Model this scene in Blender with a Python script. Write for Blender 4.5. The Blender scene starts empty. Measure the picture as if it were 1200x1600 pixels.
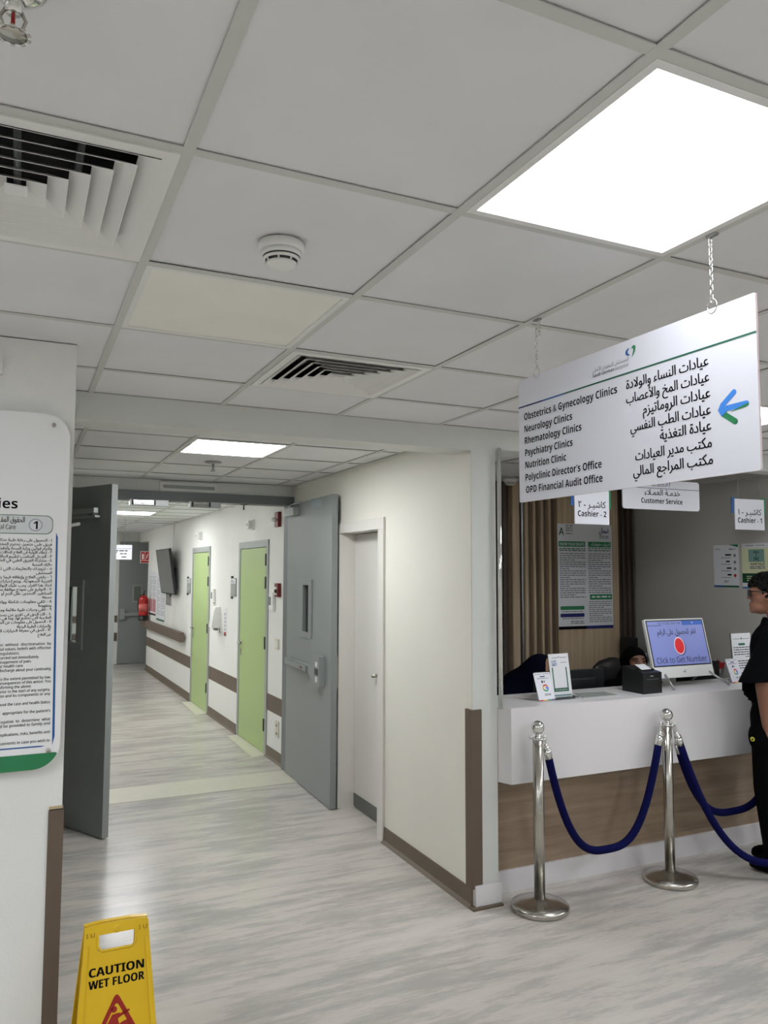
import bpy, bmesh, math, random
import numpy as np
from mathutils import Vector, Matrix
from mathutils.geometry import delaunay_2d_cdt

random.seed(7)
PI = math.pi
C = bpy.context.scene.collection
SC = bpy.context.scene

# ------------------------------------------------------------------ camera, world, exposure
def camera_matrix(yaw, pitch, roll, pos):
    cy, sy, cp, sp = math.cos(yaw), math.sin(yaw), math.cos(pitch), math.sin(pitch)
    f = Vector((sy * cp, cy * cp, sp)); r = Vector((cy, -sy, 0)); u = r.cross(f)
    cr, sr = math.cos(roll), math.sin(roll)
    r2 = cr * r + sr * u; u2 = -sr * r + cr * u
    m = Matrix.Identity(4)
    for i in range(3):
        m[i][0], m[i][1], m[i][2], m[i][3] = r2[i], u2[i], -f[i], pos[i]
    return m

cam_data = bpy.data.cameras.new('camera')
cam_data.sensor_fit = 'VERTICAL'; cam_data.sensor_height = 24.0
cam_data.lens = 24.0 * 1221.0 / 1600.0
cam_data.clip_start = 0.02; cam_data.clip_end = 100
cam = bpy.data.objects.new('camera', cam_data)
cam.matrix_world = camera_matrix(0.43530, 0.07546, 0.00282, (-0.2663, -0.8667, 1.799))
C.objects.link(cam); SC.camera = cam

W = bpy.data.worlds.new('world'); SC.world = W; W.use_nodes = True
W.node_tree.nodes['Background'].inputs[0].default_value = (0.9, 0.95, 1, 1)
W.node_tree.nodes['Background'].inputs[1].default_value = 0.0
SC.view_settings.view_transform = 'Standard'; SC.view_settings.look = 'None'
SC.view_settings.gamma = 1.0; SC.view_settings.use_curve_mapping = False
SC.view_settings.exposure = 1.74
PANEL_NEAR = 1.8       # emission of the lit ceiling panel above the sign
PANEL_COUNTER = 4.5    # the one before the counter
PANEL_POWER = 8.0     # the unseen ceiling panels in the hall, mostly added for fill
PANEL_CORR = 9.0       # the lit panels in the lobby and corridor

# ------------------------------------------------------------------ materials
def lin(c):
    out = []
    for v in c[:3]:
        v = v / 255.0
        out.append(v / 12.92 if v <= 0.04045 else ((v + 0.055) / 1.055) ** 2.4)
    return (*out, 1.0)

MATS = {}
def mat(name, rgb, rough=0.6, metal=0.0, noise=0.0, nscale=6.0, bump=0.0, bscale=40.0, spec=0.5, coat=0.0,
        emit=0.0, trans=0.0, alpha=1.0):
    if name in MATS: return MATS[name]
    m = bpy.data.materials.new(name); m.use_nodes = True
    nt = m.node_tree; b = nt.nodes['Principled BSDF']
    base = lin(rgb)
    b.inputs['Base Color'].default_value = base
    b.inputs['Roughness'].default_value = rough; b.inputs['Metallic'].default_value = metal
    b.inputs['Specular IOR Level'].default_value = spec
    b.inputs['Coat Weight'].default_value = coat; b.inputs['Coat Roughness'].default_value = 0.08
    b.inputs['Transmission Weight'].default_value = trans; b.inputs['Alpha'].default_value = alpha
    if emit:
        b.inputs['Emission Color'].default_value = base; b.inputs['Emission Strength'].default_value = emit
    tc = None
    if noise or bump:
        tc = nt.nodes.new('ShaderNodeTexCoord')
    if noise:
        n = nt.nodes.new('ShaderNodeTexNoise'); n.inputs['Scale'].default_value = nscale; n.inputs['Detail'].default_value = 4
        nt.links.new(tc.outputs['Object'], n.inputs['Vector'])
        r = nt.nodes.new('ShaderNodeValToRGB')
        r.color_ramp.elements[0].position = 0.3; r.color_ramp.elements[1].position = 0.7
        r.color_ramp.elements[0].color = (*[v * (1 - noise) for v in base[:3]], 1)
        r.color_ramp.elements[1].color = (*[min(1, v * (1 + noise * 0.6)) for v in base[:3]], 1)
        nt.links.new(n.outputs['Fac'], r.inputs['Fac']); nt.links.new(r.outputs['Color'], b.inputs['Base Color'])
    if bump:
        n2 = nt.nodes.new('ShaderNodeTexNoise'); n2.inputs['Scale'].default_value = bscale; n2.inputs['Detail'].default_value = 3
        nt.links.new(tc.outputs['Object'], n2.inputs['Vector'])
        bp = nt.nodes.new('ShaderNodeBump'); bp.inputs['Strength'].default_value = bump; bp.inputs['Distance'].default_value = 0.004
        nt.links.new(n2.outputs['Fac'], bp.inputs['Height']); nt.links.new(bp.outputs['Normal'], b.inputs['Normal'])
    MATS[name] = m
    return m

def grain(name, stops, scale, rough=0.5, coat=0.0, detail=6, dist=0.4, patch=None, spec=0.5, fine=None):
    """stretched noise: wood grain or the streaks of sheet vinyl; stops = [(pos, rgb)]"""
    m = bpy.data.materials.new(name); m.use_nodes = True; nt = m.node_tree; b = nt.nodes['Principled BSDF']
    b.inputs['Roughness'].default_value = rough; b.inputs['Coat Weight'].default_value = coat
    b.inputs['Coat Roughness'].default_value = 0.1; b.inputs['Specular IOR Level'].default_value = spec
    tc = nt.nodes.new('ShaderNodeTexCoord'); mp = nt.nodes.new('ShaderNodeMapping')
    mp.inputs['Scale'].default_value = scale
    n = nt.nodes.new('ShaderNodeTexNoise'); n.inputs['Scale'].default_value = 1.0; n.inputs['Detail'].default_value = detail
    n.inputs['Roughness'].default_value = 0.62; n.inputs['Distortion'].default_value = dist
    r = nt.nodes.new('ShaderNodeValToRGB'); cr = r.color_ramp
    while len(cr.elements) < len(stops): cr.elements.new(0.5)
    for e, (p, c) in zip(cr.elements, stops): e.position = p; e.color = lin(c)
    nt.links.new(tc.outputs['Object'], mp.inputs['Vector']); nt.links.new(mp.outputs['Vector'], n.inputs['Vector'])
    fac = n.outputs['Fac']
    if patch:
        n3 = nt.nodes.new('ShaderNodeTexNoise'); n3.inputs['Scale'].default_value = 1.0; n3.inputs['Detail'].default_value = 2
        mp3 = nt.nodes.new('ShaderNodeMapping'); mp3.inputs['Scale'].default_value = patch
        nt.links.new(tc.outputs['Object'], mp3.inputs['Vector']); nt.links.new(mp3.outputs['Vector'], n3.inputs['Vector'])
        mx = nt.nodes.new('ShaderNodeMath'); mx.operation = 'MULTIPLY_ADD'
        mx.inputs[1].default_value = 0.7; mx.inputs[2].default_value = -0.35
        ad = nt.nodes.new('ShaderNodeMath'); ad.operation = 'ADD'
        nt.links.new(n3.outputs['Fac'], mx.inputs[0]); nt.links.new(fac, ad.inputs[0]); nt.links.new(mx.outputs[0], ad.inputs[1])
        fac = ad.outputs[0]
    if fine:
        n4 = nt.nodes.new('ShaderNodeTexNoise'); n4.inputs['Scale'].default_value = 1.0; n4.inputs['Detail'].default_value = 5; n4.inputs['Roughness'].default_value = 0.7
        mp4 = nt.nodes.new('ShaderNodeMapping'); mp4.inputs['Scale'].default_value = fine[:3]
        nt.links.new(tc.outputs['Object'], mp4.inputs['Vector']); nt.links.new(mp4.outputs['Vector'], n4.inputs['Vector'])
        m4 = nt.nodes.new('ShaderNodeMath'); m4.operation = 'MULTIPLY_ADD'; m4.inputs[1].default_value = fine[3]; m4.inputs[2].default_value = -fine[3] / 2
        a4 = nt.nodes.new('ShaderNodeMath'); a4.operation = 'ADD'
        nt.links.new(n4.outputs['Fac'], m4.inputs[0]); nt.links.new(fac, a4.inputs[0]); nt.links.new(m4.outputs[0], a4.inputs[1]); fac = a4.outputs[0]
    nt.links.new(fac, r.inputs['Fac']); nt.links.new(r.outputs['Color'], b.inputs['Base Color'])
    MATS[name] = m
    return m

VINYL = grain('streaked grey sheet vinyl', [(0.33, (173, 169, 163)), (0.46, (185, 180, 173)), (0.53, (197, 191, 183)), (0.68, (204, 198, 190))],
              (2.0, 13, 1), rough=0.25, coat=0.0, detail=10, dist=0.25, patch=(1.2, 3.2, 1), fine=(16, 66, 1, 0.36), spec=0.5)
WOOD_H = grain('taupe wood laminate', [(0.3, (134, 114, 94)), (0.5, (152, 131, 109)), (0.7, (168, 147, 124))], (1.3, 1.3, 22), rough=0.5, dist=0.8)
OAK_V = grain('pale oak panel', [(0.3, (166, 145, 117)), (0.5, (186, 165, 136)), (0.72, (203, 184, 155))], (30, 30, 1.0), rough=0.6, dist=0.3)
OAK_SHADE = grain('oak groove with painted shade', [(0.3, (88, 74, 62)), (0.7, (118, 100, 84))], (30, 30, 1.0), rough=0.6, dist=0.3)  # shade inside the grooves put into a darker brown of the oak
OAK_DD = grain('brown and shade-painted slat', [(0.3, (74, 62, 54)), (0.7, (96, 82, 71))], (30, 30, 1.0), rough=0.6, dist=0.3)  # brown of the right slats; on the left ones shade put into colour

WALL = mat('white paint', (234, 234, 229), 0.62, noise=0.03, nscale=2.0, bump=0.12, bscale=60)
WALLW = mat('warm white paint', (235, 232, 221), 0.5, noise=0.03, nscale=1.6)
PIERW = mat('pale grey white paint', (222, 224, 220), 0.6, noise=0.03, nscale=2.0, bump=0.1, bscale=60)
STIPPLE = mat('stippled white paint', (240, 240, 236), 0.6, noise=0.03, nscale=2.0, bump=0.35, bscale=110)
GREYW = mat('grey paint', (192, 190, 184), 0.6, noise=0.03, nscale=2.0)
TILE = mat('ceiling tile', (232, 233, 233), 0.85, noise=0.035, nscale=3.0)
TEE = mat('ceiling grid', (208, 209, 204), 0.6)
DARK = mat('dark plenum', (14, 14, 14), 0.9)
GREYD = mat('grey door paint', (143, 148, 146), 0.42, noise=0.03, nscale=3)
GREYF = mat('grey frame paint', (112, 117, 118), 0.42)
GREYL = mat('light grey door frame', (160, 165, 160), 0.4)
GREEN = mat('lime green laminate', (172, 194, 130), 0.42)
BROWN = mat('brown vinyl', (104, 89, 76), 0.5, noise=0.05, nscale=5)
BROWNB = mat('brown cove skirting', (102, 88, 72), 0.42, noise=0.06, nscale=8)
WHITE = mat('white plastic', (236, 236, 232), 0.4)
WHITEG = mat('white acrylic', (225, 225, 233), 0.3)
CORIAN = mat('white solid surface', (232, 229, 230), 0.3)
SKIRTW = mat('white skirting', (226, 222, 224), 0.4)
DOORW = mat('white door laminate', (222, 219, 212), 0.4)
ALU = mat('aluminium', (170, 172, 172), 0.35, metal=0.9)
CHROME = mat('chrome', (225, 225, 222), 0.08, metal=1.0)
STEEL = mat('brushed steel', (188, 184, 176), 0.24, metal=1.0)
BLACK = mat('black plastic', (22, 23, 25), 0.4)
INK = mat('black print', (12, 11, 18), 0.8, spec=0.1)
INKG = mat('grey print', (130, 130, 136), 0.6)
NAVY = mat('navy rope', (7, 10, 66), 0.9, spec=0.15, bump=0.3, bscale=300)
RED = mat('red enamel', (176, 32, 30), 0.3)
DRED = mat('dark red plastic', (110, 24, 28), 0.4)
CREAM = mat('cream vinyl', (214, 210, 192), 0.35, noise=0.04, nscale=12)
GLASS = mat('clear glass', (235, 242, 240), 0.03, trans=1.0)
YELLOW = mat('yellow plastic', (232, 190, 26), 0.38, noise=0.03, nscale=8)
YELLOWD = mat('ochre moulding mark', (150, 104, 14), 0.6)
SIGNRED = mat('sign red', (160, 30, 16), 0.5)
PGREEN = mat('print green', (40, 130, 82), 0.5)
PGREEND = mat('print dark green', (30, 96, 72), 0.5)
PBLUE = mat('print blue', (66, 138, 226), 0.5)
PBLUED = mat('print royal blue', (28, 92, 160), 0.5)
PNAVY = mat('print navy', (26, 32, 104), 0.5)
PAPER = mat('paper', (226, 227, 230), 0.55)
PAPERG = mat('grey paper', (224, 225, 229), 0.55)
CREAMP = mat('cream paper', (222, 226, 184), 0.55)
SKIN = mat('skin', (146, 102, 80), 0.55)
SKINL = mat('light skin', (196, 148, 120), 0.5)
HAIR = mat('black hair', (9, 8, 8), 0.8, spec=0.2)
CLOTHB = mat('black cloth', (9, 9, 11), 0.95, spec=0.08)
CLOTHN = mat('dark navy cloth', (9, 12, 30), 0.95, spec=0.08)
LEATHER = mat('black leather', (38, 34, 33), 0.35)
LIGHTN = mat('lit panel near', (246, 250, 255), 0.5, emit=PANEL_NEAR)
LIGHTM = mat('lit panel by the counter', (246, 250, 255), 0.5, emit=PANEL_COUNTER)
LIGHT = mat('lit panel', (246, 250, 255), 0.5, emit=PANEL_POWER)
LIGHTC = mat('lit corridor panel', (250, 252, 255), 0.5, emit=PANEL_CORR)
OFFPANEL = mat('unlit panel diffuser', (246, 244, 235), 0.45, noise=0.03, nscale=4)
SCREEN = mat('screen blue', (124, 134, 194), 0.3, emit=0.08)
SCREENB = mat('screen header blue', (40, 84, 168), 0.3, emit=0.12)
SCREENR = mat('screen red', (196, 28, 36), 0.3, emit=0.12)
SCREENI = mat('screen ink', (22, 26, 60), 0.4)
TVBLK = mat('dark glossy screen', (52, 54, 56), 0.1)

# ------------------------------------------------------------------ text
_AR = {}
def _ar_table():
    two = {'\u0622': 0xFE81, '\u0623': 0xFE83, '\u0624': 0xFE85, '\u0625': 0xFE87, '\u0627': 0xFE8D, '\u0629': 0xFE93,
           '\u062f': 0xFEA9, '\u0630': 0xFEAB, '\u0631': 0xFEAD, '\u0632': 0xFEAF, '\u0648': 0xFEED, '\u0649': 0xFEEF}
    four = {'\u0626': 0xFE89, '\u0628': 0xFE8F, '\u062a': 0xFE95, '\u062b': 0xFE99, '\u062c': 0xFE9D, '\u062d': 0xFEA1, '\u062e': 0xFEA5,
            '\u0633': 0xFEB1, '\u0634': 0xFEB5, '\u0635': 0xFEB9, '\u0636': 0xFEBD, '\u0637': 0xFEC1, '\u0638': 0xFEC5, '\u0639': 0xFEC9,
            '\u063a': 0xFECD, '\u0641': 0xFED1, '\u0642': 0xFED5, '\u0643': 0xFED9, '\u0644': 0xFEDD, '\u0645': 0xFEE1, '\u0646': 0xFEE5,
            '\u0647': 0xFEE9, '\u064a': 0xFEF1}
    for k, v in two.items(): _AR[k] = (v, v + 1, None, None)
    for k, v in four.items(): _AR[k] = (v, v + 1, v + 2, v + 3)
    _AR['\u0621'] = (0xFE80, None, None, None)
    _AR['\u0640'] = (0x640, 0x640, 0x640, 0x640)
_ar_table()
_LA = {'\u0622': 0xFEF5, '\u0623': 0xFEF7, '\u0625': 0xFEF9, '\u0627': 0xFEFB}
def arabic(s):
    out = []; n = len(s); i = 0
    def nxt_joins(c): return c is not None and c in _AR and _AR[c][1] is not None
    def joins_next(c): return c is not None and c in _AR and _AR[c][2] is not None
    while i < n:
        ch = s[i]; prev = s[i - 1] if i else None
        pj = joins_next(prev)
        if ch == '\u0644' and i + 1 < n and s[i + 1] in _LA:
            base = _LA[s[i + 1]]; out.append(chr(base + 1 if pj else base)); i += 2; continue
        if ch in _AR:
            iso, fin, ini, med = _AR[ch]
            nj = ini is not None and nxt_joins(s[i + 1] if i + 1 < n else None)
            if pj and nj: g = med
            elif pj and fin is not None: g = fin
            elif nj: g = ini
            else: g = iso
            out.append(chr(g))
        else:
            out.append(ch)
        i += 1
    # keep runs of digits in reading order
    r = ''.join(reversed(out)); res = ''; run = ''
    for ch in r:
        if '\u0660' <= ch <= '\u0669': run = ch + run
        else: res += run + ch; run = ''
    return res + run

def sans(s, bold=False):
    """plain Latin letters drawn with the sans-serif letter shapes of the maths block"""
    A, a, d = (0x1D5D4, 0x1D5EE, 0x1D7EC) if bold else (0x1D5A0, 0x1D5BA, 0x1D7E2)
    return ''.join(chr(A + ord(c) - 65) if 'A' <= c <= 'Z' else chr(a + ord(c) - 97) if 'a' <= c <= 'z' else chr(d + ord(c) - 48) if '0' <= c <= '9' else c for c in s)
_TXT = {}
def text_mesh(body, res=2):
    """outline of a text filled by non-zero winding, so overlapping strokes of joined letters stay solid"""
    key = (body, res)
    if key in _TXT: return _TXT[key]
    cu = bpy.data.curves.new('txt', 'FONT'); cu.body = body; cu.size = 1.0
    o = bpy.data.objects.new('txt', cu); C.objects.link(o)
    dg = bpy.context.evaluated_depsgraph_get(); ev = o.evaluated_get(dg); cv = ev.to_curve(dg)
    pts, edges = [], []
    for sp in cv.splines:
        loop = []
        bp = sp.bezier_points; n = len(bp)
        if n:
            for k in range(n):
                p, q = bp[k], bp[(k + 1) % n]; a, b_, c, d = p.co, p.handle_right, q.handle_left, q.co
                chord = (d - a).length
                flat = chord < 1e-9 or ((b_ - a).cross(d - a).length / chord < 2e-4 and (c - a).cross(d - a).length / chord < 2e-4)
                m = 1 if flat else res + 1
                for t in range(m):
                    u = t / m; w = 1 - u
                    r = a * w ** 3 + b_ * 3 * w * w * u + c * 3 * w * u * u + d * u ** 3; loop.append((r.x, r.y))
        else:
            loop = [(q.co.x, q.co.y) for q in sp.points]
        loop = [q for k, q in enumerate(loop) if abs(q[0] - loop[k - 1][0]) + abs(q[1] - loop[k - 1][1]) > 1e-6]
        if len(loop) < 3: continue
        z = len(pts); pts += loop; edges += [(z + k, z + (k + 1) % len(loop)) for k in range(len(loop))]
    ev.to_curve_clear(); bpy.data.objects.remove(o); bpy.data.curves.remove(cu)
    if not pts: _TXT[key] = ([], []); return _TXT[key]
    vo, eo, fo, *_ = delaunay_2d_cdt([Vector(q) for q in pts], edges, [], 0, 1e-6)
    V = np.array([(q.x, q.y) for q in vo]); F = np.array([tuple(f) for f in fo if len(f) == 3], dtype=int)
    cen = V[F].mean(1); P = np.array(pts); A = P[[e[0] for e in edges]]; B = P[[e[1] for e in edges]]
    cx, cy = cen[:, :1], cen[:, 1:]
    up = (A[:, 1] <= cy) & (B[:, 1] > cy); dn = (A[:, 1] > cy) & (B[:, 1] <= cy)
    side = (B[:, 0] - A[:, 0]) * (cy - A[:, 1]) - (cx - A[:, 0]) * (B[:, 1] - A[:, 1])
    wn = (up & (side > 0)).sum(1) - (dn & (side < 0)).sum(1)
    F = F[wn != 0]
    used = sorted(set(F.ravel().tolist())); mp = {a: k for k, a in enumerate(used)}
    vs = [tuple(V[a]) for a in used]; fs = [[mp[a] for a in f] for f in F.tolist()]
    _TXT[key] = (vs, fs)
    return vs, fs

# ------------------------------------------------------------------ mesh builder
class MB:
    def __init__(self): self.v = []; self.f = []; self.fm = []; self.fs = []; self.mats = []
    def mi(self, m):
        if m not in self.mats: self.mats.append(m)
        return self.mats.index(m)
    def add(self, vs, fs, m, smooth=False, T=None):
        k = len(self.v); i = self.mi(m)
        for p in vs:
            p = Vector(p)
            if T is not None: p = T @ p
            self.v.append(p)
        for f in fs:
            self.f.append([a + k for a in f]); self.fm.append(i); self.fs.append(smooth)
        return self
    def bm_add(self, bm, m, smooth=False, T=None):
        bm.verts.index_update()
        self.add([v.co.copy() for v in bm.verts], [[v.index for v in f.verts] for f in bm.faces], m, smooth, T); bm.free(); return self
    def box(self, x0, x1, y0, y1, z0, z1, m, bevel=0.0, T=None, seg=2):
        bm = bmesh.new(); bmesh.ops.create_cube(bm, size=1)
        for v in bm.verts:
            v.co = Vector((x0 + (v.co.x + .5) * (x1 - x0), y0 + (v.co.y + .5) * (y1 - y0), z0 + (v.co.z + .5) * (z1 - z0)))
        if bevel:
            bmesh.ops.bevel(bm, geom=bm.edges[:] , offset=bevel, segments=seg, affect='EDGES', profile=0.7)
        return self.bm_add(bm, m, False, T)
    def quad(self, pts, m): return self.add(pts, [list(range(len(pts)))], m)
    def lathe(self, prof, m, n=32, T=None, smooth=True):
        vs, fs = [], []
        for r, z in prof:
            for k in range(n):
                a = 2 * PI * k / n; vs.append((r * math.cos(a), r * math.sin(a), z))
        for i in range(len(prof) - 1):
            for k in range(n):
                a, b = i * n + k, i * n + (k + 1) % n
                fs.append([a, b, b + n, a + n])
        fs.append(list(reversed(range(n)))); fs.append(list(range((len(prof) - 1) * n, len(prof) * n)))
        return self.add(vs, fs, m, smooth, T)
    def cyl(self, p0, p1, r0, m, r1=None, n=16, smooth=True):
        p0, p1 = Vector(p0), Vector(p1); r1 = r0 if r1 is None else r1
        d = p1 - p0; L = d.length; q = d.to_track_quat('Z', 'Y').to_matrix().to_4x4()
        return self.lathe([(r0, 0), (r1, L)], m, n, Matrix.Translation(p0) @ q, smooth)
    def tube(self, pts, r, m, n=10, closed=False):
        pts = [Vector(p) for p in pts]; N = len(pts); vs, fs = [], []
        t0 = (pts[1] - pts[0]).normalized(); ref = Vector((0, 0, 1)) if abs(t0.z) < 0.9 else Vector((1, 0, 0))
        u = t0.cross(ref).normalized()
        for i, p in enumerate(pts):
            a = pts[i - 1] if (i > 0 or closed) else p; b = pts[(i + 1) % N] if (i < N - 1 or closed) else p
            t = (b - a).normalized(); u = (u - t * u.dot(t)).normalized(); w = t.cross(u)
            rr = r[i] if isinstance(r, (list, tuple)) else r
            for k in range(n):
                g = 2 * PI * k / n; vs.append(p + (u * math.cos(g) + w * math.sin(g)) * rr)
        for i in range(N if closed else N - 1):
            for k in range(n):
                a = i * n + k; b = i * n + (k + 1) % n; c = ((i + 1) % N) * n
                fs.append([a, b, c + (k + 1) % n, c + k])
        if not closed:
            fs.append(list(reversed(range(n)))); fs.append([(N - 1) * n + k for k in range(n)])
        return self.add(vs, fs, m, True)
    def ball(self, c, r, m, n=24, sc=(1, 1, 1), T=None):
        bm = bmesh.new(); bmesh.ops.create_uvsphere(bm, u_segments=n, v_segments=max(8, n // 2), radius=r)
        for v in bm.verts: v.co = Vector((v.co.x * sc[0] + c[0], v.co.y * sc[1] + c[1], v.co.z * sc[2] + c[2]))
        return self.bm_add(bm, m, True, T)
    def prism(self, poly, T, depth, m, mside=None):
        """poly in the local xy of T, front at local z=depth, back at 0"""
        n = len(poly)
        area = sum(poly[i][0] * poly[(i + 1) % n][1] - poly[(i + 1) % n][0] * poly[i][1] for i in range(n))
        if area < 0: poly = list(reversed(poly))
        vs = [(x, y, depth) for x, y in poly] + [(x, y, 0) for x, y in poly]
        self.add(vs, [list(range(n))], m, False, T)
        self.add(vs, [list(reversed(range(n, 2 * n)))] + [[i, i + n, (i + 1) % n + n, (i + 1) % n] for i in range(n)], mside or m, False, T)
        return self
    def flat(self, poly, T, m, z=0.0):
        n = len(poly)
        area = sum(poly[i][0] * poly[(i + 1) % n][1] - poly[(i + 1) % n][0] * poly[i][1] for i in range(n))
        if area < 0: poly = list(reversed(poly))
        return self.add([(x, y, z) for x, y in poly], [list(range(n))], m, False, T)
    def text(self, body, T, m, x, y, size, width=None, align='L', bold=0.0, ar=False, z=0.0, res=2, heavy=False, fat=0.0):
        if bold > 0 and not heavy: fat = max(fat, bold)
        vs, fs = text_mesh(arabic(body) if ar else sans(body, heavy), res)
        if not vs: return self
        x0 = min(p[0] for p in vs); x1 = max(p[0] for p in vs)
        sx = size if width is None else width / max(1e-6, (x1 - x0))
        w = (x1 - x0) * sx
        ox = x if align == 'L' else (x - w if align == 'R' else x - w / 2)
        for k, dx in enumerate((0.0,) if not fat else (0.0, -fat, fat)):
            self.add([(ox + (p[0] - x0) * sx + dx * size, y + p[1] * size, z + k * 2e-5) for p in vs], fs, m, False, T)
        return self
    def lines(self, T, x0, x1, ys, h, m, z=0.0, ragged=False, seed=1, words=True):
        """rows of unreadable small print: short dashes like words"""
        rg = random.Random(seed)
        for i, y in enumerate(ys):
            end = x1 if not ragged or i % 4 != 3 else x0 + (x1 - x0) * rg.uniform(.3, .7)
            x = x0
            while x < end - h * .5:
                w = rg.uniform(2.5, 7) * h if words else end - x
                e = min(x + w, end)
                self.flat([(x, y), (e, y), (e, y + h), (x, y + h)], T, m, z); x = e + h * 0.9
        return self
    def obj(self, name, parent=None, loc=None, rotz=0.0):
        me = bpy.data.meshes.new(name)
        me.from_pydata([tuple(p) for p in self.v], [], self.f)
        for m in self.mats: me.materials.append(m)
        me.polygons.foreach_set('material_index', self.fm); me.polygons.foreach_set('use_smooth', self.fs)
        me.validate(); me.update()
        o = bpy.data.objects.new(name, me); C.objects.link(o)
        if parent is not None: o.parent = parent
        if loc is not None: o.location = loc
        o.rotation_euler = (0, 0, rotz)
        return o

def frame(origin, right, up):
    r = Vector(right).normalized(); u = Vector(up).normalized(); n = r.cross(u)
    m = Matrix.Identity(4)
    for i in range(3): m[i][0], m[i][1], m[i][2], m[i][3] = r[i], u[i], n[i], origin[i]
    return m

def tag(o, label, cat, group=None, kind=None):
    o['label'] = label; o['category'] = cat
    if group: o['group'] = group
    if kind: o['kind'] = kind
    return o
def thing(name, label, cat, loc=(0, 0, 0), rotz=0.0, group=None, kind=None):
    o = bpy.data.objects.new(name, None); C.objects.link(o); o.empty_display_size = 0.05
    o.location = loc; o.rotation_euler = (0, 0, rotz)
    return tag(o, label, cat, group, kind)
def struct(mb, name, label, cat, loc=None): return tag(mb.obj(name, None, loc), label, cat, None, 'structure')
def part(mb, name, parent, label=None):
    o = mb.obj(name, parent)
    if label: o['label'] = label
    return o
def dup(root, loc, rotz=None, label=None, group=None):
    r = root.copy(); C.objects.link(r); r.location = loc
    if rotz is not None: r.rotation_euler = (0, 0, rotz)
    if label: r['label'] = label
    if group: r['group'] = group
    for ch in list(root.children):
        c = ch.copy(); C.objects.link(c); c.parent = r
        for g in list(ch.children):
            d = g.copy(); C.objects.link(d); d.parent = c
    return r
def rrect(x0, x1, y0, y1, r, n=6, corners='abcd'):
    """rounded rectangle; corners a=bottom-left b=bottom-right c=top-right d=top-left"""
    out = []
    for key, cx, cy, a0 in (('a', x0, y0, PI), ('b', x1, y0, 1.5 * PI), ('c', x1, y1, 0), ('d', x0, y1, .5 * PI)):
        if key not in corners: out.append((cx, cy)); continue
        px = cx + (r if cx == x0 else -r); py = cy + (r if cy == y0 else -r)
        for k in range(n + 1):
            a = a0 + .5 * PI * k / n; out.append((px + r * math.cos(a), py + r * math.sin(a)))
    return out

# ------------------------------------------------------------------ setting: floor, walls, ceilings
CZ = 2.60            # hall ceiling
VZ = 2.575           # lobby in front of the double door
KZ = 2.53            # corridor behind it
BZ = 2.52            # cashier booth
SL = 0.0155          # the corridor's right wall runs a little off square behind the double door
def wx(y, n=0.0): return 2.0 - (SL * (y - 6) if y > 6 else 0.0) - n
def wloc(y, z=0.0, n=0.0): return (wx(y, n), y, z)

b = MB(); b.box(-5, 8, -5, 16, -0.1, 0, VINYL)
struct(b, 'floor', 'pale grey streaked vinyl floor running from the hall into the corridor', 'floor')
b = MB(); b.box(-0.3, 1.97, 5.62, 6.05, 0.0005, 0.003, CREAM)
struct(b, 'trim_1', 'plain cream strip across the floor under the grey double door', 'floor strip')

# left wall with the notice board, its return and the lobby's left wall
b = MB(); b.box(-5, -0.106, 2.08, 2.9, 0, CZ, STIPPLE); b.box(-0.5, -0.35, 6.12, 15.2, 0, CZ, WALL)
struct(b, 'wall_left', 'white stippled wall carrying the patient rights board at the left', 'wall')
b = MB()
b.box(-0.149, -0.1, 2.074, 2.082, 0, 0.985, BROWN); b.box(-0.108, -0.1, 2.08, 2.135, 0, 0.985, BROWN)
b.box(-0.147, -0.102, 2.076, 2.08, 0.985, 0.989, BLACK); b.box(-0.147, -0.104, 2.0765, 2.08, 0.989, 0.998, mat('bare plaster edge', (196, 176, 140), .8))
struct(b, 'trim_2', 'brown corner guard with broken top on the left wall corner', 'corner guard')

# right wall of the lobby, pierced by the white door (opening y 4.07..4.79, z 0..2.09)
b = MB()
b.box(2.0, 2.15, 2.862, 4.03, 0, CZ - .001, WALLW); b.box(2.0, 2.2, 4.83, 6.0, 0, CZ, WALLW); b.box(2.0, 2.2, 4.03, 4.83, 2.13, CZ, WALLW)
struct(b, 'wall_right', 'warm white lobby wall around the plain white door', 'wall')
b = MB(); b.box(2.003, 2.162, 2.86, 3.0, 0, 2.475, PIERW)
struct(b, 'wall_front', 'narrow white pier between the lobby and the cashier counter', 'wall')
b = MB(); b.box(-0.106, 2.0, 2.86, 3.05, 2.475, CZ + 0.02, PIERW); b.box(2.0, 2.166, 2.86, 3.0, 2.475, CZ + 0.02, PIERW); b.box(2.166, 7.9, 2.86, 3.0, 2.49, CZ + 0.02, PIERW)
struct(b, 'trim_3', 'white ceiling beam crossing above the lobby and the counter opening', 'beam')
b = MB(); b.box(4.55, 4.62, 3.0, 4.42, 2.485, CZ, GREYW)
struct(b, 'trim_4', 'pale bulkhead along the top of the grey booth wall', 'beam')

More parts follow.
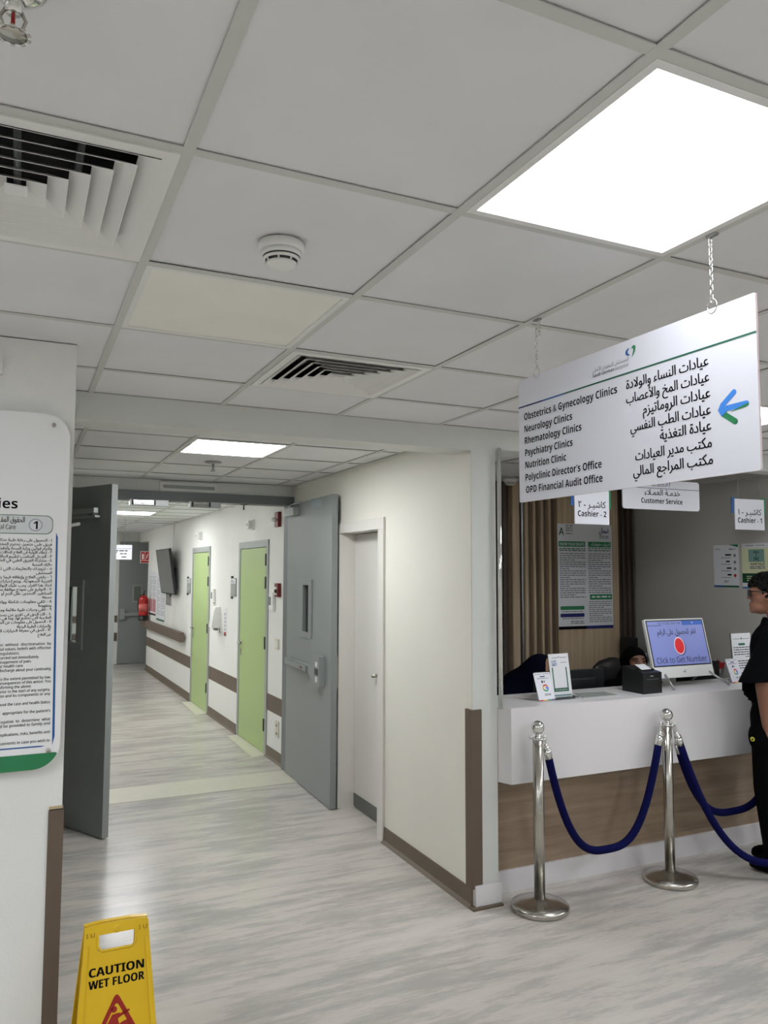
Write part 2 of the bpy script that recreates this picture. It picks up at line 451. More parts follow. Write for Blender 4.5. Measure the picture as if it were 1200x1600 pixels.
# lobby skirting, corner guard, pier skirting
b = MB()
sk = [(0, 0), (0.028, 0), (0.024, 0.006), (0.012, 0.02), (0.006, 0.1), (0, 0.1)]
def skirt(mb, pts, m, prof=sk):
    """pts: polyline on the floor, wall on its right-hand side, room on its left"""
    for (a, c) in zip(pts[:-1], pts[1:]):
        a, c = Vector((*a, 0)), Vector((*c, 0)); d = (c - a).normalized(); nrm = Vector((-d.y, d.x, 0))
        vs = [a + nrm * u + Vector((0, 0, z)) for u, z in prof] + [c + nrm * u + Vector((0, 0, z)) for u, z in prof]
        n = len(prof)
        mb.add(vs, [[i, (i + 1) % n, (i + 1) % n + n, i + n] for i in range(n)] + [list(range(n)), list(reversed(range(n, 2 * n)))], m)
skirt(b, [(2.0, 2.86), (2.0, 3.985)], BROWNB)
struct(b, 'baseboard_right', 'brown cove skirting below the warm white lobby wall', 'baseboard')
b = MB(); b.box(2.004, 2.165, 2.835, 2.86, 0.012, 0.118, SKIRTW, 0.002); b.box(1.975, 2.165, 2.815, 2.86, 0, 0.012, BROWNB)
struct(b, 'baseboard_front', 'white skirting block at the foot of the pier', 'baseboard')
b = MB()
b.box(1.985, 2.003, 2.846, 2.91, 0.1, 1.0452, BROWN); b.box(2.003, 2.053, 2.846, 2.86, 0.118, 1.045, BROWN)
struct(b, 'trim_5', 'brown corner guard on the pier beside the counter', 'corner guard')

# double-door wall (lintel), corridor walls
b = MB(); b.box(-0.35, 2.0, 6.0, 6.12, 2.475, CZ, WALL); b.box(-3.0, -0.35, 6.0, 6.12, 0, CZ, GREYW); b.box(-3.1, -3.0, 2.9, 6.12, 0, CZ, GREYW)  # grey side room walls are unseen, added to keep the left leaf dark
struct(b, 'wall_door', 'white wall strip over the grey double door, plus added unseen side room walls', 'wall')
b = MB(); b.box(-0.35, wx(6), 5.96, 6.12, 2.395, 2.475, GREYF); b.box(-0.35, -0.29, 5.96, 6.12, 0, 2.395, GREYF); b.box(1.955, 2.0, 5.99, 6.12, 0, 2.395, GREYF)
struct(b, 'trim_6', 'grey steel frame of the corridor double door', 'door frame')
# corridor right wall with two door openings
D1 = (6.75, 7.72); D2 = (9.21, 10.14); DH = 2.05
b = MB()
def cwall(mb, y0, y1, z0, z1, m, n0=-0.16, n1=0.0):
    vs = []
    for y in (y0, y1):
        for n in (n0, n1):
            for z in (z0, z1): vs.append((wx(y, n), y, z))
    mb.add(vs, [[0, 1, 3, 2], [4, 6, 7, 5], [0, 4, 5, 1], [2, 3, 7, 6], [1, 5, 7, 3], [0, 2, 6, 4]], m)
for y0, y1, z0, z1 in ((6, D1[0], 0, CZ), (D1[0], D1[1], DH, CZ), (D1[1], D2[0], 0, CZ), (D2[0], D2[1], DH, CZ), (D2[1], 14.0, 0, CZ)):
    cwall(b, y0, y1, z0, z1, WALL)
cwall(b, 14.0, 15.2, 2.34, CZ, WALL)
struct(b, 'wall_corridor', 'long white corridor wall with green doors and a painted brown band', 'wall')
b = MB(); b.box(-0.5, 1.5, 15.1, 15.2, 0, CZ, WALL); b.box(1.5, 2.6, 15.16, 15.3, 0, CZ, WALL); b.box(-0.4, 1.48, 15.09, 15.1, .44, .6, BROWN); b.box(-0.4, 1.48, 15.09, 15.1, .8, .93, BROWN)
struct(b, 'wall_end', 'white wall closing the far end of the corridor', 'wall')
def cband(mb, y0, y1, z0, z1, m, t): cwall(mb, y0, y1, z0, z1, m, -0.001, t)
b = MB()
for y0, y1 in ((6.15, 6.69), (7.78, 9.14), (10.21, 14.0)): cband(b, y0, y1, 0.44, 0.6, BROWN, 0.003)
struct(b, 'trim_7', 'brown protective band along the corridor wall', 'wall band')
b = MB()
for y0, y1 in ((6.15, 6.69), (7.78, 9.14), (10.21, 14.0)):
    skirt(b, [(wx(y0), y0), (wx(y1), y1)], BROWNB)
struct(b, 'baseboard_corridor', 'brown cove skirting along the corridor wall', 'baseboard')
b = MB()
for y0, y1 in (D1, D2):
    vs = [(wx(y0, 0.16), y0 - .1, .002), (wx(y0, -0.1), y0 - .02, .002), (wx(y1, -0.1), y1, .002), (wx(y1, 0.12), y1 + .03, .002)]
    b.quad(list(reversed(vs)), CREAM)
struct(b, 'trim_8', 'cream vinyl patches at the feet of the green doors', 'floor strip')

# booth
b = MB(); b.box(4.6, 4.75, 3.0, 4.6, 0, CZ, GREYW)
struct(b, 'wall_booth', 'grey side wall of the cashier booth with pinned notices', 'wall')
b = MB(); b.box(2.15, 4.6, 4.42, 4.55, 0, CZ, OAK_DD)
def rib(x0, x1, y, m, ch=0.006): b.prism([(x0, 4.421), (x0 + ch * .2, y + ch), (x0 + ch, y), (x1 - ch, y), (x1 - ch * .2, y + ch), (x1, 4.421)], Matrix.Identity(4), BZ, m)
x = 2.18
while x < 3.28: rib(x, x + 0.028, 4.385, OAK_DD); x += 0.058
rib(3.30, 3.372, 4.365, OAK_V)
b.box(3.405, 3.42, 4.39, 4.42, 0, BZ, ALU)
b.box(3.425, 3.74, 4.41, 4.421, 0, BZ, OAK_SHADE)
for x in (3.425, 3.505, 3.582, 3.659): rib(x, x + 0.030 if x > 3.43 else x + .038, 4.37, OAK_V, .008)
rib(3.742, 4.385, 4.365, OAK_V, .003)
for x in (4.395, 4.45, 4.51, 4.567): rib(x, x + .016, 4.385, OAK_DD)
struct(b, 'wall_back', 'fluted wood cladding on the back wall of the cashier booth', 'wall')
# hall enclosure behind the camera
b = MB(); b.box(-5, 8, -5.1, -5, 0, CZ, WALL); b.box(-5.1, -5, -5, 2.1, 0, CZ, WALL); b.box(7.9, 8, -5, 2.9, 0, CZ, WALL); b.box(4.75, 8, 2.9, 3.0, 0, 2.49, WALL)
struct(b, 'wall_rear', 'white walls enclosing the waiting hall behind the viewpoint', 'wall')

def ceiling(name, label, x0, x1, y0, y1, z, gx, gy, skip, tee=0.024):
    """600 mm lay-in tiles in an exposed grid; skip = cells (i, j) taken by lights and vents"""
    b = MB()
    xs = sorted({x0, x1} | {gx + .6 * k for k in range(-12, 14) if x0 + .05 < gx + .6 * k < x1 - .05})
    ys = sorted({y0, y1} | {gy + .6 * k for k in range(-12, 26) if y0 + .05 < gy + .6 * k < y1 - .05})
    rg = random.Random(name)
    for a, c in zip(xs[:-1], xs[1:]):
        for d, e in zip(ys[:-1], ys[1:]):
            i = round((((a + c) / 2) - gx) / .6 - .5); j = round((((d + e) / 2) - gy) / .6 - .5)
            if (i, j) in skip: continue
            h = z + 0.005 + rg.uniform(-0.001, 0.001); g = 0.009
            b.box(a + g, c - g, d + g, e - g, h, h + 0.012, TILE)
    for x in xs: b.box(x - tee / 2, x + tee / 2, y0, y1, z, z + 0.0025, TEE); b.box(x - .002, x + .002, y0, y1, z + .0025, z + .04, DARK)
    for y in ys: b.box(x0, x1, y - tee / 2, y + tee / 2, z + 0.0003, z + 0.0027, TEE); b.box(x0, x1, y - .002, y + .002, z + .0025, z + .04, DARK)
    b.box(x0 - .05, x1 + .05, y0 - .05, y1 + .05, z + 0.25, z + .3, DARK)  # unseen backing slab added to stop light leaking past the tiles
    struct(b, name, label, 'ceiling')
HALL_LIGHTS = [(1, 0), (-3, 0), (1, -4), (5, -2), (8, 0), (-3, -5), (8, -5), (-6, -2), (9, 2)]  # first is the visible panel; the rest are unseen, mostly added for fill
ceiling('ceiling', 'white tiled ceiling of the hall with an exposed grid', -5, 8, -5, 2.86, CZ, 0, 0,
        {(0, 2), (-1, 1), (1, 3)} | set(HALL_LIGHTS))
ceiling('ceiling_lobby', 'white tiled ceiling over the lobby before the double door', -0.35, 2.0, 3.05, 6.0, VZ, 0.64, 3.74, {(0, 0)})
ceiling('ceiling_corridor', 'white tiled ceiling running down the corridor', -0.35, 2.0, 6.12, 15.2, KZ, 0.70, 6.26, {(0, 5)})
ceiling('ceiling_booth', 'white tiled ceiling of the cashier booth', 2.15, 4.6, 3.0, 4.42, BZ, 2.62, 2.9, set())

# ------------------------------------------------------------------ ceiling lights, vents, detectors
def light(x, y, z, m, label, group, loc=None):
    t = thing('ceiling_light', label, 'ceiling light', (x, y, z), 0, group)
    f = MB(); w = .286
    for a, c, d, e in ((-w - .004, w + .004, -w - .004, -w + .014), (-w - .004, w + .004, w - .014, w + .004), (-w - .004, -w + .014, -w + .014, w - .014), (w - .014, w + .004, -w + .014, w - .014)):
        f.box(a, c, d, e, -0.001, 0.02, WHITE)
    part(f, 'frame', t)
    d = MB(); d.box(-w + .012, w - .012, -w + .012, w - .012, 0.0025, 0.012, m); part(d, 'diffuser', t)
    return t
light(.9, .3, CZ, LIGHTN, 'large bright square panel light in the hall ceiling above the hanging sign', 'lit panels in the hall ceiling')
light(3.09, 2.02, CZ - .004, LIGHTM, 'lit ceiling panel half hidden behind the right edge of the hanging sign', 'lit panels in the hall ceiling')
for i, j in HALL_LIGHTS[1:]:
    light(.3 + .6 * i, .3 + .6 * j, CZ, LIGHT, 'unseen square panel added to light the hall from its ceiling', 'added unseen panels lighting the hall')
light(.94, 4.04, VZ, LIGHTC, 'bright panel light in the lobby ceiling before the double door', 'lit corridor panels')
light(1.0, 9.56, KZ, LIGHTC, 'small bright panel light far down the corridor ceiling', 'lit corridor panels')
for yy in (7.46, 12.9):
    light(.1, yy, KZ, LIGHTC, 'lit panel in the corridor ceiling hidden by the open grey leaf', 'corridor panels out of sight')
light(.3, 1.5, CZ, OFFPANEL, 'unlit cream panel light in the hall ceiling beyond the smoke detector', 'unlit panel')

def vent(x, y, z, label):
    t = thing('air_vent', label, 'air vent', (x, y, z), 0, 'square ceiling diffusers')
    h = .288; f = MB()
    rin = h - .03
    for a, c, d, e in ((-h, h, -h, -rin), (-h, h, rin, h), (-h, -rin, -rin, rin), (rin, h, -rin, rin)): f.box(a, c, d, e, -0.004, 0.004, WHITE)
    part(f, 'frame', t)
    bx = MB(); bx.box(-h, h, -h, h, .09, .1, DARK)
    for a, c, d, e in ((-h, h, -h, -h + .01), (-h, h, h - .01, h), (-h, -h + .01, -h, h), (h - .01, h, -h, h)): bx.box(a, c, d, e, 0.004, .1, DARK)
    for xx in (-.12, .0, .12): bx.cyl((xx, -.2, .07), (xx, .2, .07), .008, GREYF, n=8)
    part(bx, 'plenum_box', t, 'dark box above the vanes')
    for k in range(6):
        r1 = rin - k * .040; r0 = max(r1 - .037, .004); v = MB(); zt = .016
        # sloping square ring: outer lower edge on the ceiling plane, inner edge higher
        o4 = [(-r1, -r1), (r1, -r1), (r1, r1), (-r1, r1)]; i4 = [(-r0, -r0), (r0, -r0), (r0, r0), (-r0, r0)]
        th = .0022
        vs = [(*p, -.006) for p in o4] + [(*p, zt) for p in i4]
        vs += [(p[0] * (1 - th / r1), p[1] * (1 - th / r1), -.006) for p in o4] + [(p[0] * (1 - th / r0), p[1] * (1 - th / r0), zt) for p in i4]
        fs = []
        for q in range(4):
            n = (q + 1) % 4
            fs += [[q, n, n + 4, q + 4], [q + 8, q + 12, n + 12, n + 8], [q, q + 8, n + 8, n], [q + 4, n + 4, n + 12, q + 12]]
        v.add(vs, fs, WHITE); part(v, 'vane', t)
    cpl = MB(); cpl.box(-.022, .022, -.022, .022, -.006, -.002, WHITE); part(cpl, 'centre_plate', t)
    return t
vent(-.3, .9, CZ, 'large square louvred air vent cut by the left edge of the picture')
vent(.9, 2.1, CZ, 'smaller looking square louvred vent by the lobby beam')

def smoke(x, y, z, label, s=1.0):
    t = thing('smoke_detector', label, 'smoke detector', (x, y, z), 0.3, 'ceiling smoke detectors')
    a = MB(); a.lathe([(.001, 0), (.058 * s, 0), (.059 * s, -.012 * s), (.057 * s, -.019 * s), (.052 * s, -.021 * s), (.001, -.021 * s)][::-1], WHITE, 40); part(a, 'base', t)
    h = MB()
    h.lathe([(.001, -.02 * s), (.05 * s, -.02 * s), (.051 * s, -.028 * s), (.049 * s, -.034 * s), (.001, -.034 * s)][::-1], WHITE, 40)
    h.lathe([(.036 * s, -.0435 * s), (.043 * s, -.0435 * s), (.046 * s, -.040 * s), (.047 * s, -.0375 * s), (.036 * s, -.0375 * s)], WHITE, 40)
    h.lathe([(.001, -.060 * s), (.028 * s, -.059 * s), (.036 * s, -.055 * s), (.039 * s, -.049 * s), (.001, -.049 * s)], WHITE, 40)
    for k in range(8):
        g = 2 * PI * k / 8; rr = .041 * s
        h.box(rr * math.cos(g) - .0018, rr * math.cos(g) + .0018, rr * math.sin(g) - .0018, rr * math.sin(g) + .0018, -.05 * s, -.033 * s, WHITE)
    part(h, 'head', t)
    g = MB(); g.lathe([(.001, -.0495 * s), (.0378 * s, -.0493 * s), (.0415 * s, -.0435 * s), (.0458 * s, -.0375 * s), (.0478 * s, -.0335 * s), (.001, -.0335 * s)], BLACK, 32); part(g, 'smoke_chamber', t, 'dark slots around the head')
    return t
smoke(.292, .935, CZ, 'round white smoke detector on the hall ceiling beside the large vent', .97)
smoke(3.17, 4.2, BZ, 'small pale smoke detector on the dim cashier booth ceiling', .9)

t = thing('sprinkler', 'chrome fire sprinkler in the top left corner of the hall ceiling', 'sprinkler', (-.30, .27, CZ), 0, 'ceiling sprinklers')
a = MB(); a.lathe([(.001, -.016), (.018, -.016), (.034, -.010), (.042, -.003), (.042, 0), (.001, 0)], CHROME, 32); part(a, 'escutcheon', t)
a = MB(); a.cyl((0, 0, -.04), (0, 0, -.01), .011, CHROME)
for s in (-1, 1): a.tube([(s * .009, 0, -.035), (s * .016, 0, -.048), (s * .011, 0, -.064), (0, 0, -.07)], .0025, STEEL, 6)
part(a, 'body', t)
a = MB(); a.cyl((0, 0, -.066), (0, 0, -.04), .0028, RED, n=8); part(a, 'bulb', t, 'red glass bulb')
a = MB(); a.lathe([(.001, -.072), (.019, -.072), (.019, -.070), (.001, -.070)], STEEL, 12)
for k in range(10):
    g = 2 * PI * k / 10; a.box(-.003, .003, .017, .024, -.072, -.0705, STEEL, T=Matrix.Rotation(g, 4, 'Z'))
part(a, 'deflector', t)
t = thing('sprinkler', 'small sprinkler below the lobby ceiling light', 'sprinkler', (.97, 4.71, VZ), 0, 'ceiling sprinklers')
a = MB(); a.lathe([(.001, -.012), (.05, -.008), (.06, -.002), (.06, 0), (.001, 0)], GREYL, 28); part(a, 'escutcheon', t)
a = MB(); a.cyl((0, 0, -.06), (0, 0, -.01), .008, GREYF, n=10); a.cyl((0, 0, -.064), (0, 0, -.06), .016, GREYF, n=12); part(a, 'body', t)

# ------------------------------------------------------------------ the big hanging sign
SY0, SZ0, SW, SHH = 1.241, 2.022, .914, .40
t = thing('hanging_sign', 'large white clinic directory sign with blue and green arrow, hung by two chains', 'sign', (1.2, SY0, 0), 0)
P = frame((0, 0, 0), (0, -1, 0), (0, 0, 1))      # local x runs along the sign, local y up, front faces -X
p = MB(); p.prism(rrect(0, SW, SZ0, SZ0 + SHH, .004, 2), Matrix.Translation((.006, 0, 0)) @ P, .006, WHITEG, mat('pinkish acrylic edge', (226, 206, 206), .4)); part(p, 'panel', t)
T1 = Matrix.Translation((-.0008, 0, 0)) @ P
l = MB()
for s, x0, x1, z in (('Obstetrics & Gynecology Clinics', .031, .466, 2.287), ('Neurology Clinics', .032, .273, 2.247), ('Rhematology Clinics', .033, .314, 2.2085),
                     ('Psychiatry Clinics', .034, .273, 2.169), ('Nutrition Clinic', .035, .242, 2.1295), ('Polyclinic Director\u2019s Office', .035, .398, 2.0895), ('OPD Financial Audit Office', .037, .401, 2.0495)):
    l.text(s, T1, INK, x0, z, .0305, x1 - x0, 'L', -.004, res=3, heavy=True)
for s, x0, x1, z in (('عيادات النساء والولادة', .502, .779, 2.289), ('عيادات المخ والأعصاب', .501, .780, 2.250), ('عيادات الروماتيزم', .562, .782, 2.211),
                     ('عيادات الطب النفسي', .515, .782, 2.171), ('عيادة التغذية', .620, .782, 2.133), ('مكتب مدير العيادات', .531, .782, 2.092), ('مكتب المراجع المالي', .522, .784, 2.052)):
    l.text(s, T1, INK, x1, z, .036, x1 - x0, 'R', .020, ar=True, res=3)
part(l, 'lettering', t, 'black English and Arabic clinic names')
l = MB()
l.text('المستشفى السعودي الألماني', T1, INKG, .512, 2.366, .0155, .145, 'R', .0, ar=True); l.text('Saudi German', T1, INK, .367, 2.351, .0125, .088, 'L', .02); l.text('Hospital', T1, INKG, .459, 2.351, .0125, .052, 'L')
def arc(cx, cy, rx, ry, a0, a1, n=14): return [(cx + rx * math.cos(math.radians(a0 + (a1 - a0) * k / n)), cy + ry * math.sin(math.radians(a0 + (a1 - a0) * k / n))) for k in range(n + 1)]
def heart(mb, T, cx, cy, s, mb_, mg, ax=1.0):
    """two-tone open heart: a blue crescent left, a tall green crescent right"""
    T = T @ Matrix.Translation((cx, cy, 0)) @ Matrix.Diagonal((ax, 1, 1, 1)) @ Matrix.Translation((-cx, -cy, 0))
    mb.flat(arc(cx - .26 * s, cy + .02 * s, .36 * s, .44 * s, 62, 300) + list(reversed(arc(cx - .04 * s, cy + .05 * s, .34 * s, .40 * s, 118, 245))), T, mb_)
    q = [(.02, .30), (.10, .52), (.24, .64), (.38, .62), (.47, .46), (.48, .24), (.42, -.06), (.28, -.42), (.04, -.80), (.15, -.36), (.22, -.02), (.24, .18), (.20, .30), (.12, .35)]
    mb.flat([(cx + x * s, cy + y * s) for x, y in q], T, mg)
heart(l, T1, .523, 2.388, .0225, PBLUED, PGREEN, 1.55)
part(l, 'logo', t, 'blue and green open heart logo with hospital name')
l = MB(); l.flat([(0, 2.330), (.13, 2.330), (.13, 2.3345), (0, 2.3345)], T1, PNAVY); l.flat([(.13, 2.330), (.236, 2.330), (.236, 2.3345), (.13, 2.3345)], T1, PBLUED); l.flat([(.236, 2.330), (SW, 2.330), (SW, 2.3345), (.236, 2.3345)], T1, PGREEND); part(l, 'stripe', t, 'thin line fading from navy to green')
l = MB()
tip = Vector((.803, 2.175)); ends = [Vector((.849, 2.209)), Vector((.882, 2.1765)), Vector((.851, 2.141))]; hw = .0068
def bar(p0, p1, w, T, m, f0=0.0, f1=1.0, cap=True):
    p0, p1 = Vector(p0), Vector(p1); d = (p1 - p0); n = Vector((-d.y, d.x)).normalized() * w; a = p0 + d * f0; c = p0 + d * f1
    poly = [a - n, c - n]
    if cap:
        g = math.atan2(-n.y, -n.x)
        poly += [(c.x + w * math.cos(g + PI * k / 8), c.y + w * math.sin(g + PI * k / 8)) for k in range(1, 8)]
    poly += [c + n, a + n]
    l.flat([(q[0], q[1]) for q in poly], T, m)
T2 = Matrix.Translation((-.0006, 0, 0)) @ P; T3 = Matrix.Translation((-.0010, 0, 0)) @ P
bar(tip, ends[0], hw, T2, PBLUE, .30); bar(tip, ends[1], hw, T2, PBLUE, .26); bar(tip, ends[2], hw, T2, PGREEN, .30)
l.flat([(tip.x, tip.y), (tip.x + .0095, tip.y + .0162), (tip.x + .022, tip.y + .0065), (tip.x + .034, tip.y + .0005), (tip.x + .0225, tip.y - .0085), (tip.x + .0105, tip.y - .0162)], T3, PBLUE)
l.flat([(.836, 2.165), (.882, 2.1695), (.888, 2.173), (.889, 2.178)], T3, PGREEN)
l.flat([(ends[2].x - .002, ends[2].y - .006), (ends[2].x + .004, ends[2].y - .004), (ends[2].x + .0055, ends[2].y + .003)], T3, PGREEND)
part(l, 'arrow', t, 'blue and green arrow pointing left')
for sx, extra in ((.101, True), (.795, False)):
    ch = MB(); top = CZ; zz = 2.437
    ch.tube([(0, -sx + .014 * math.cos(2 * PI * k / 20), 2.427 + .017 * math.sin(2 * PI * k / 20)) for k in range(20)], .0015, CHROME, 6, True)
    n = int((top - .006 - zz) / .0115)
    for k in range(n):
        zc = zz + .006 + k * (top - .006 - zz) / n
        ch.tube([((.0042 * math.cos(g) if k % 2 else 0), -sx + (0 if k % 2 else .0042 * math.cos(g)), zc + .0085 * math.sin(g)) for g in [2 * PI * q / 10 for q in range(10)]], .0013, CHROME, 5, True)
    if extra:
        for k in range(4): ch.tube([((.0042 * math.cos(g) if k % 2 else 0), -sx - .016 + (0 if k % 2 else .0042 * math.cos(g)), top - .014 - .0115 * k + .0085 * math.sin(g)) for g in [2 * PI * q / 10 for q in range(10)]], .0013, CHROME, 5, True)
    ch.box(-.006, .006, -sx - .02, -sx + .008, top - .006, top + .001, ALU)
    part(ch, 'chain', t, 'thin steel chain with ring')

# ------------------------------------------------------------------ patient rights board on the left wall
t = thing('notice_board', 'large white patient rights board with rounded corners on the left wall', 'notice board', (-.12, 2.04, 0))
def PB(z=0.0): return Matrix.Translation((0, -z, 0)) @ frame((.12, 0, 0), (1, 0, 0), (0, 0, 1))   # local x = world x
bx0, bx1, bz0, bz1 = -1.25, -.121, 1.135, 2.337
rr = rrect(bx0, bx1, bz0, bz1, .085, 10)
p = MB(); p.prism(rr, Matrix.Translation((0, .012, 0)) @ PB(), .012, mat('white board acrylic', (247, 247, 247), .3)); part(p, 'panel', t)
l = MB()
gz = 1.187
gp = [q for q in rr if q[1] < gz]
gp = [(bx0, gz)] + [q for q in rr[:11] if q[1] < gz] + [q for q in rr[11:22] if q[1] < gz] + [(bx1 - .012, gz)]
l.flat(gp, PB(.0007), PGREEN)
part(l, 'green_band', t, 'green band along the bottom edge')
l = MB()
def hz(y): return 1.498 - (y - 1030) * .002166     # heights read off the board
l.text('Responsibilities', PB(.0008), INK, -.279, 2.006, .046, None, 'R', .0, res=3, heavy=True)
# pill with the number one
z0, z1 = 1.921, 1.985
l.flat(rrect(-1.2, -.167, z0, z1, .022, 6), PB(.0006), PGREEND); l.flat(rrect(-1.2, -.169, z0 + .0022, z1 - .0022, .021, 6), PB(.0008), mat('pale print', (222, 226, 226), .5))
l.flat(arc(-.2215, 1.952, .0215, .0215, 0, 360, 24), PB(.0010), mat('ring print', (150, 158, 172), .5)); l.flat(arc(-.2215, 1.952, .0185, .0185, 0, 360, 24), PB(.0012), PAPER)
l.text('1', PB(.0014), INK, -.2215, 1.938, .038, None, 'C', .0, heavy=True)
l.text('الحقوق المقـ', PB(.0012), INK, -.2555, 1.960, .027, .077, 'R', .012, ar=True); l.text('ral Care', PB(.0012), INK, -.2825, 1.936, .0215, .052, 'R', .006)
AR = [(844, 80, 0, '١ - الحصول على رعاية طبية متكامـ'), (850.4, 80, 0, 'فريق طبي متميز، يحترم المعتقـ'), (857, 80, 0, 'والتزام قوانين وزارة الصحة وأنظمتها'), (863, 80, 0, '٢ - إعطاء الأولية في العلاج للحالات الـ'),
      (869.6, 80, 0, '٣ - التدخل المناسب لتقييم الحالة و'), (875.6, 80, 0, '٤ - مشاركة الفريق الطبي في الخطـ'), (882, 80, 49, 'حالتك الصحية'), (888.5, 79.5, 0, '٥ - تزويدك بالتعليمات التي تخـ'),
      (895, 79.5, 55, 'المستشفى'), (901.5, 79.5, 0, '٦ - رفض العلاج وإيقافه فيما يتوا'), (907.8, 79.5, 0, 'العربية السعودية، ويتم إخبارك بـ'), (914.4, 79, 0, 'اتخاذ هذا القرار، يجب عليك التوقيع'),
      (920.6, 79, 0, '٧ - التوقيع على نموذج موافقة مسـ'), (927, 79, 0, 'المناظير، التخدير، نقل الدم أو مـ'), (933, 79, 64, 'مسبقة'), (939.8, 79, 0, '٨ - تلقي معلومات شاملة وواضـ'), (946, 78.5, 58, 'ومفهومة'),
      (952, 78.5, 0, '٩ - تلقي وجبات طبية ملائمة ومتنا'), (959.4, 78, 0, '١٠ - لك الحق في تقرير من يستمـ'), (964.8, 78, 0, 'العلاجية التي تخضع لها، وما هي شـ'), (971, 78, 0, '١١ - الحصول على معلومات عن المخـ'),
      (978, 77.5, 25, 'والخيارات الطبية البديلة'), (984, 77.5, 0, '١٢ - الحق في معرفة الخيارات المـ'), (991, 77.5, 57, 'عن العلاج')]
def bxx(px, y): return -.331 + px * .00199 + (y - 808) * .00008
for y, xr, xl, s in AR:
    a0, a1 = bxx(xl, y), bxx(xr, y)
    if xl == 0: a0 -= .012
    l.text(s, PB(.0008), INK, a1, hz(y + 2.2), .0134, a1 - a0, 'R', .022, ar=True, res=1)
EN = [(1005.5, 78, 0, 'en  without  discrimination  by'), (1012, 77.5, 0, 'nal values, beliefs with effective'), (1018.7, 29, 0, 'regulations.'), (1025.3, 59, 0, 'carried out immediately.'), (1031.8, 47, 0, 'anagement of pain.'),
      (1038, 35, 0, 'ur health care.'), (1044.5, 77, 0, 'discharge about your continuing'), (1057.5, 77, 0, 'to the extent permitted by law,'), (1063.7, 77, 0, 'onsequences of this action. You'), (1070, 47, 0, 'nfirming the above.'),
      (1076.5, 76, 0, 'prior to the start of any surgery,'), (1083, 76, 0, 'ion and its components or any'), (1095.8, 76, 0, 'bout the case and health Status'), (1109, 76, 3, 'appropriate for the patient\u2019s'),
      (1122, 76, 0, 'rogative  to  determine  what'), (1128.5, 75.5, 0, 'ld be provided to family and'), (1141.5, 75, 0, 'mplications, risks, benefits and'), (1154.5, 75, 0, 'eatments in case you wish to')]
for y, xr, xl, s in EN:
    l.text(s, PB(.0008), INK, bxx(xr, y), hz(y + 2), .0125, bxx(xr, y) - bxx(xl, y) + (.004 if xl == 0 else 0), 'R', .018, res=1)
part(l, 'lettering', t, 'black Arabic and English patient rights text')
l = MB()
l.flat([(-.1565, 1.928), (-.1505, 1.912), (-.1395, 1.24), (-.1462, 1.21), (-.1468, 1.24)], PB(.0008), PBLUED); l.flat([(-1.2, 1.208), (-.18, 1.208), (-.168, 1.2115), (-.19, 1.2125), (-1.2, 1.2125)], PB(.0008), PBLUED)
part(l, 'border_line', t, 'tapered blue border lines')
for x, z in ((-.175, 2.298), (-.158, 1.195), (-1.19, 2.298), (-1.19, 1.195)):
    s = MB(); s.lathe([(.001, -.022), (.0065, -.022), (.0068, .006), (.0072, .007), (.0072, .011), (.0062, .0125), (.001, .0125)], STEEL, 20, PB() @ Matrix.Translation((x, z, 0))); part(s, 'standoff', t, 'round steel standoff screw')
t = thing('wall_box', 'small white junction box with a screw high on the left wall', 'junction box', (-.36, 2.08, 2.5), 0)
a = MB(); a.box(-.06, .018, -.022, 0, -.035, .035, WHITE, .003); part(a, 'cover', t)
a = MB(); a.lathe([(.001, 0), (.0035, 0), (.003, .002), (.001, .002)], STEEL, 12, Matrix.Translation((.0, -.022, .01)) @ Matrix.Rotation(PI / 2, 4, 'X')); part(a, 'screw', t)

# ------------------------------------------------------------------ caution sign
t = thing('wet_floor_sign', 'yellow folding caution wet floor sign standing on the hall floor', 'caution sign', (.07, 1.93, 0))
lean = math.atan2(.13, .62); H = .636
Tf = Matrix.Translation((0, -.085, 0)) @ frame((0, 0, 0), (1, 0, 0), (0, math.sin(lean), math.cos(lean)))
Tb = Matrix.Translation((0, .186, 0)) @ frame((0, 0, 0), (-1, 0, 0), (0, -math.sin(lean), math.cos(lean)))
def caution_panel(T, front):
    m = MB()
    w0, w1 = .148, .1005
    def wid(z): return w0 + (w1 - w0) * z / H
    hx, hz0, hz1 = (.060, .560, .607) if front else (.066, .47, .607)
    # panel with a handle opening, as a ring of pieces around the hole
    z = [0, hz0, hz1, H]
    m.prism([(-wid(0), 0), (wid(0), 0), (wid(hz0), hz0), (-wid(hz0), hz0)], T, .012, YELLOW)
    m.prism([(-wid(hz0), hz0), (-hx, hz0), (-hx, hz1), (-wid(hz1), hz1)], T, .012, YELLOW); m.prism([(hx, hz0), (wid(hz0), hz0), (wid(hz1), hz1), (hx, hz1)], T, .012, YELLOW)
    m.prism([(-wid(hz1), hz1), (wid(hz1), hz1), (wid(H), H - .002), (.05, H + .004), (-.05, H + .004), (-wid(H), H - .002)], T, .014, YELLOW)
    # raised side ribs and lip of the handle
    for s in (-1, 1):
        q = [(s * (wid(0) - .002), 0), (s * (wid(0) - .022), 0), (s * (wid(.58) - .016), .58), (s * (wid(.58) - .002), .58)]
        m.prism(q, T, .017, YELLOW)
    path = [(-hx, hz1, .012), (-hx, hz0 + .012, .012), (-hx + .012, hz0 - .002, .012), (hx - .012, hz0 - .002, .012), (hx, hz0 + .012, .012), (hx, hz1, .012)]
    m.tube([T @ Vector(q) for q in path], .0045, YELLOW, 8)
    m.ball((0, 0, 0), .014, YELLOW, 16, (1, .9, .3), T @ Matrix.Translation((0, .618, .013)))
    return m
part(caution_panel(Tf, True), 'front_panel', t); part(caution_panel(Tb, False), 'back_panel', t)
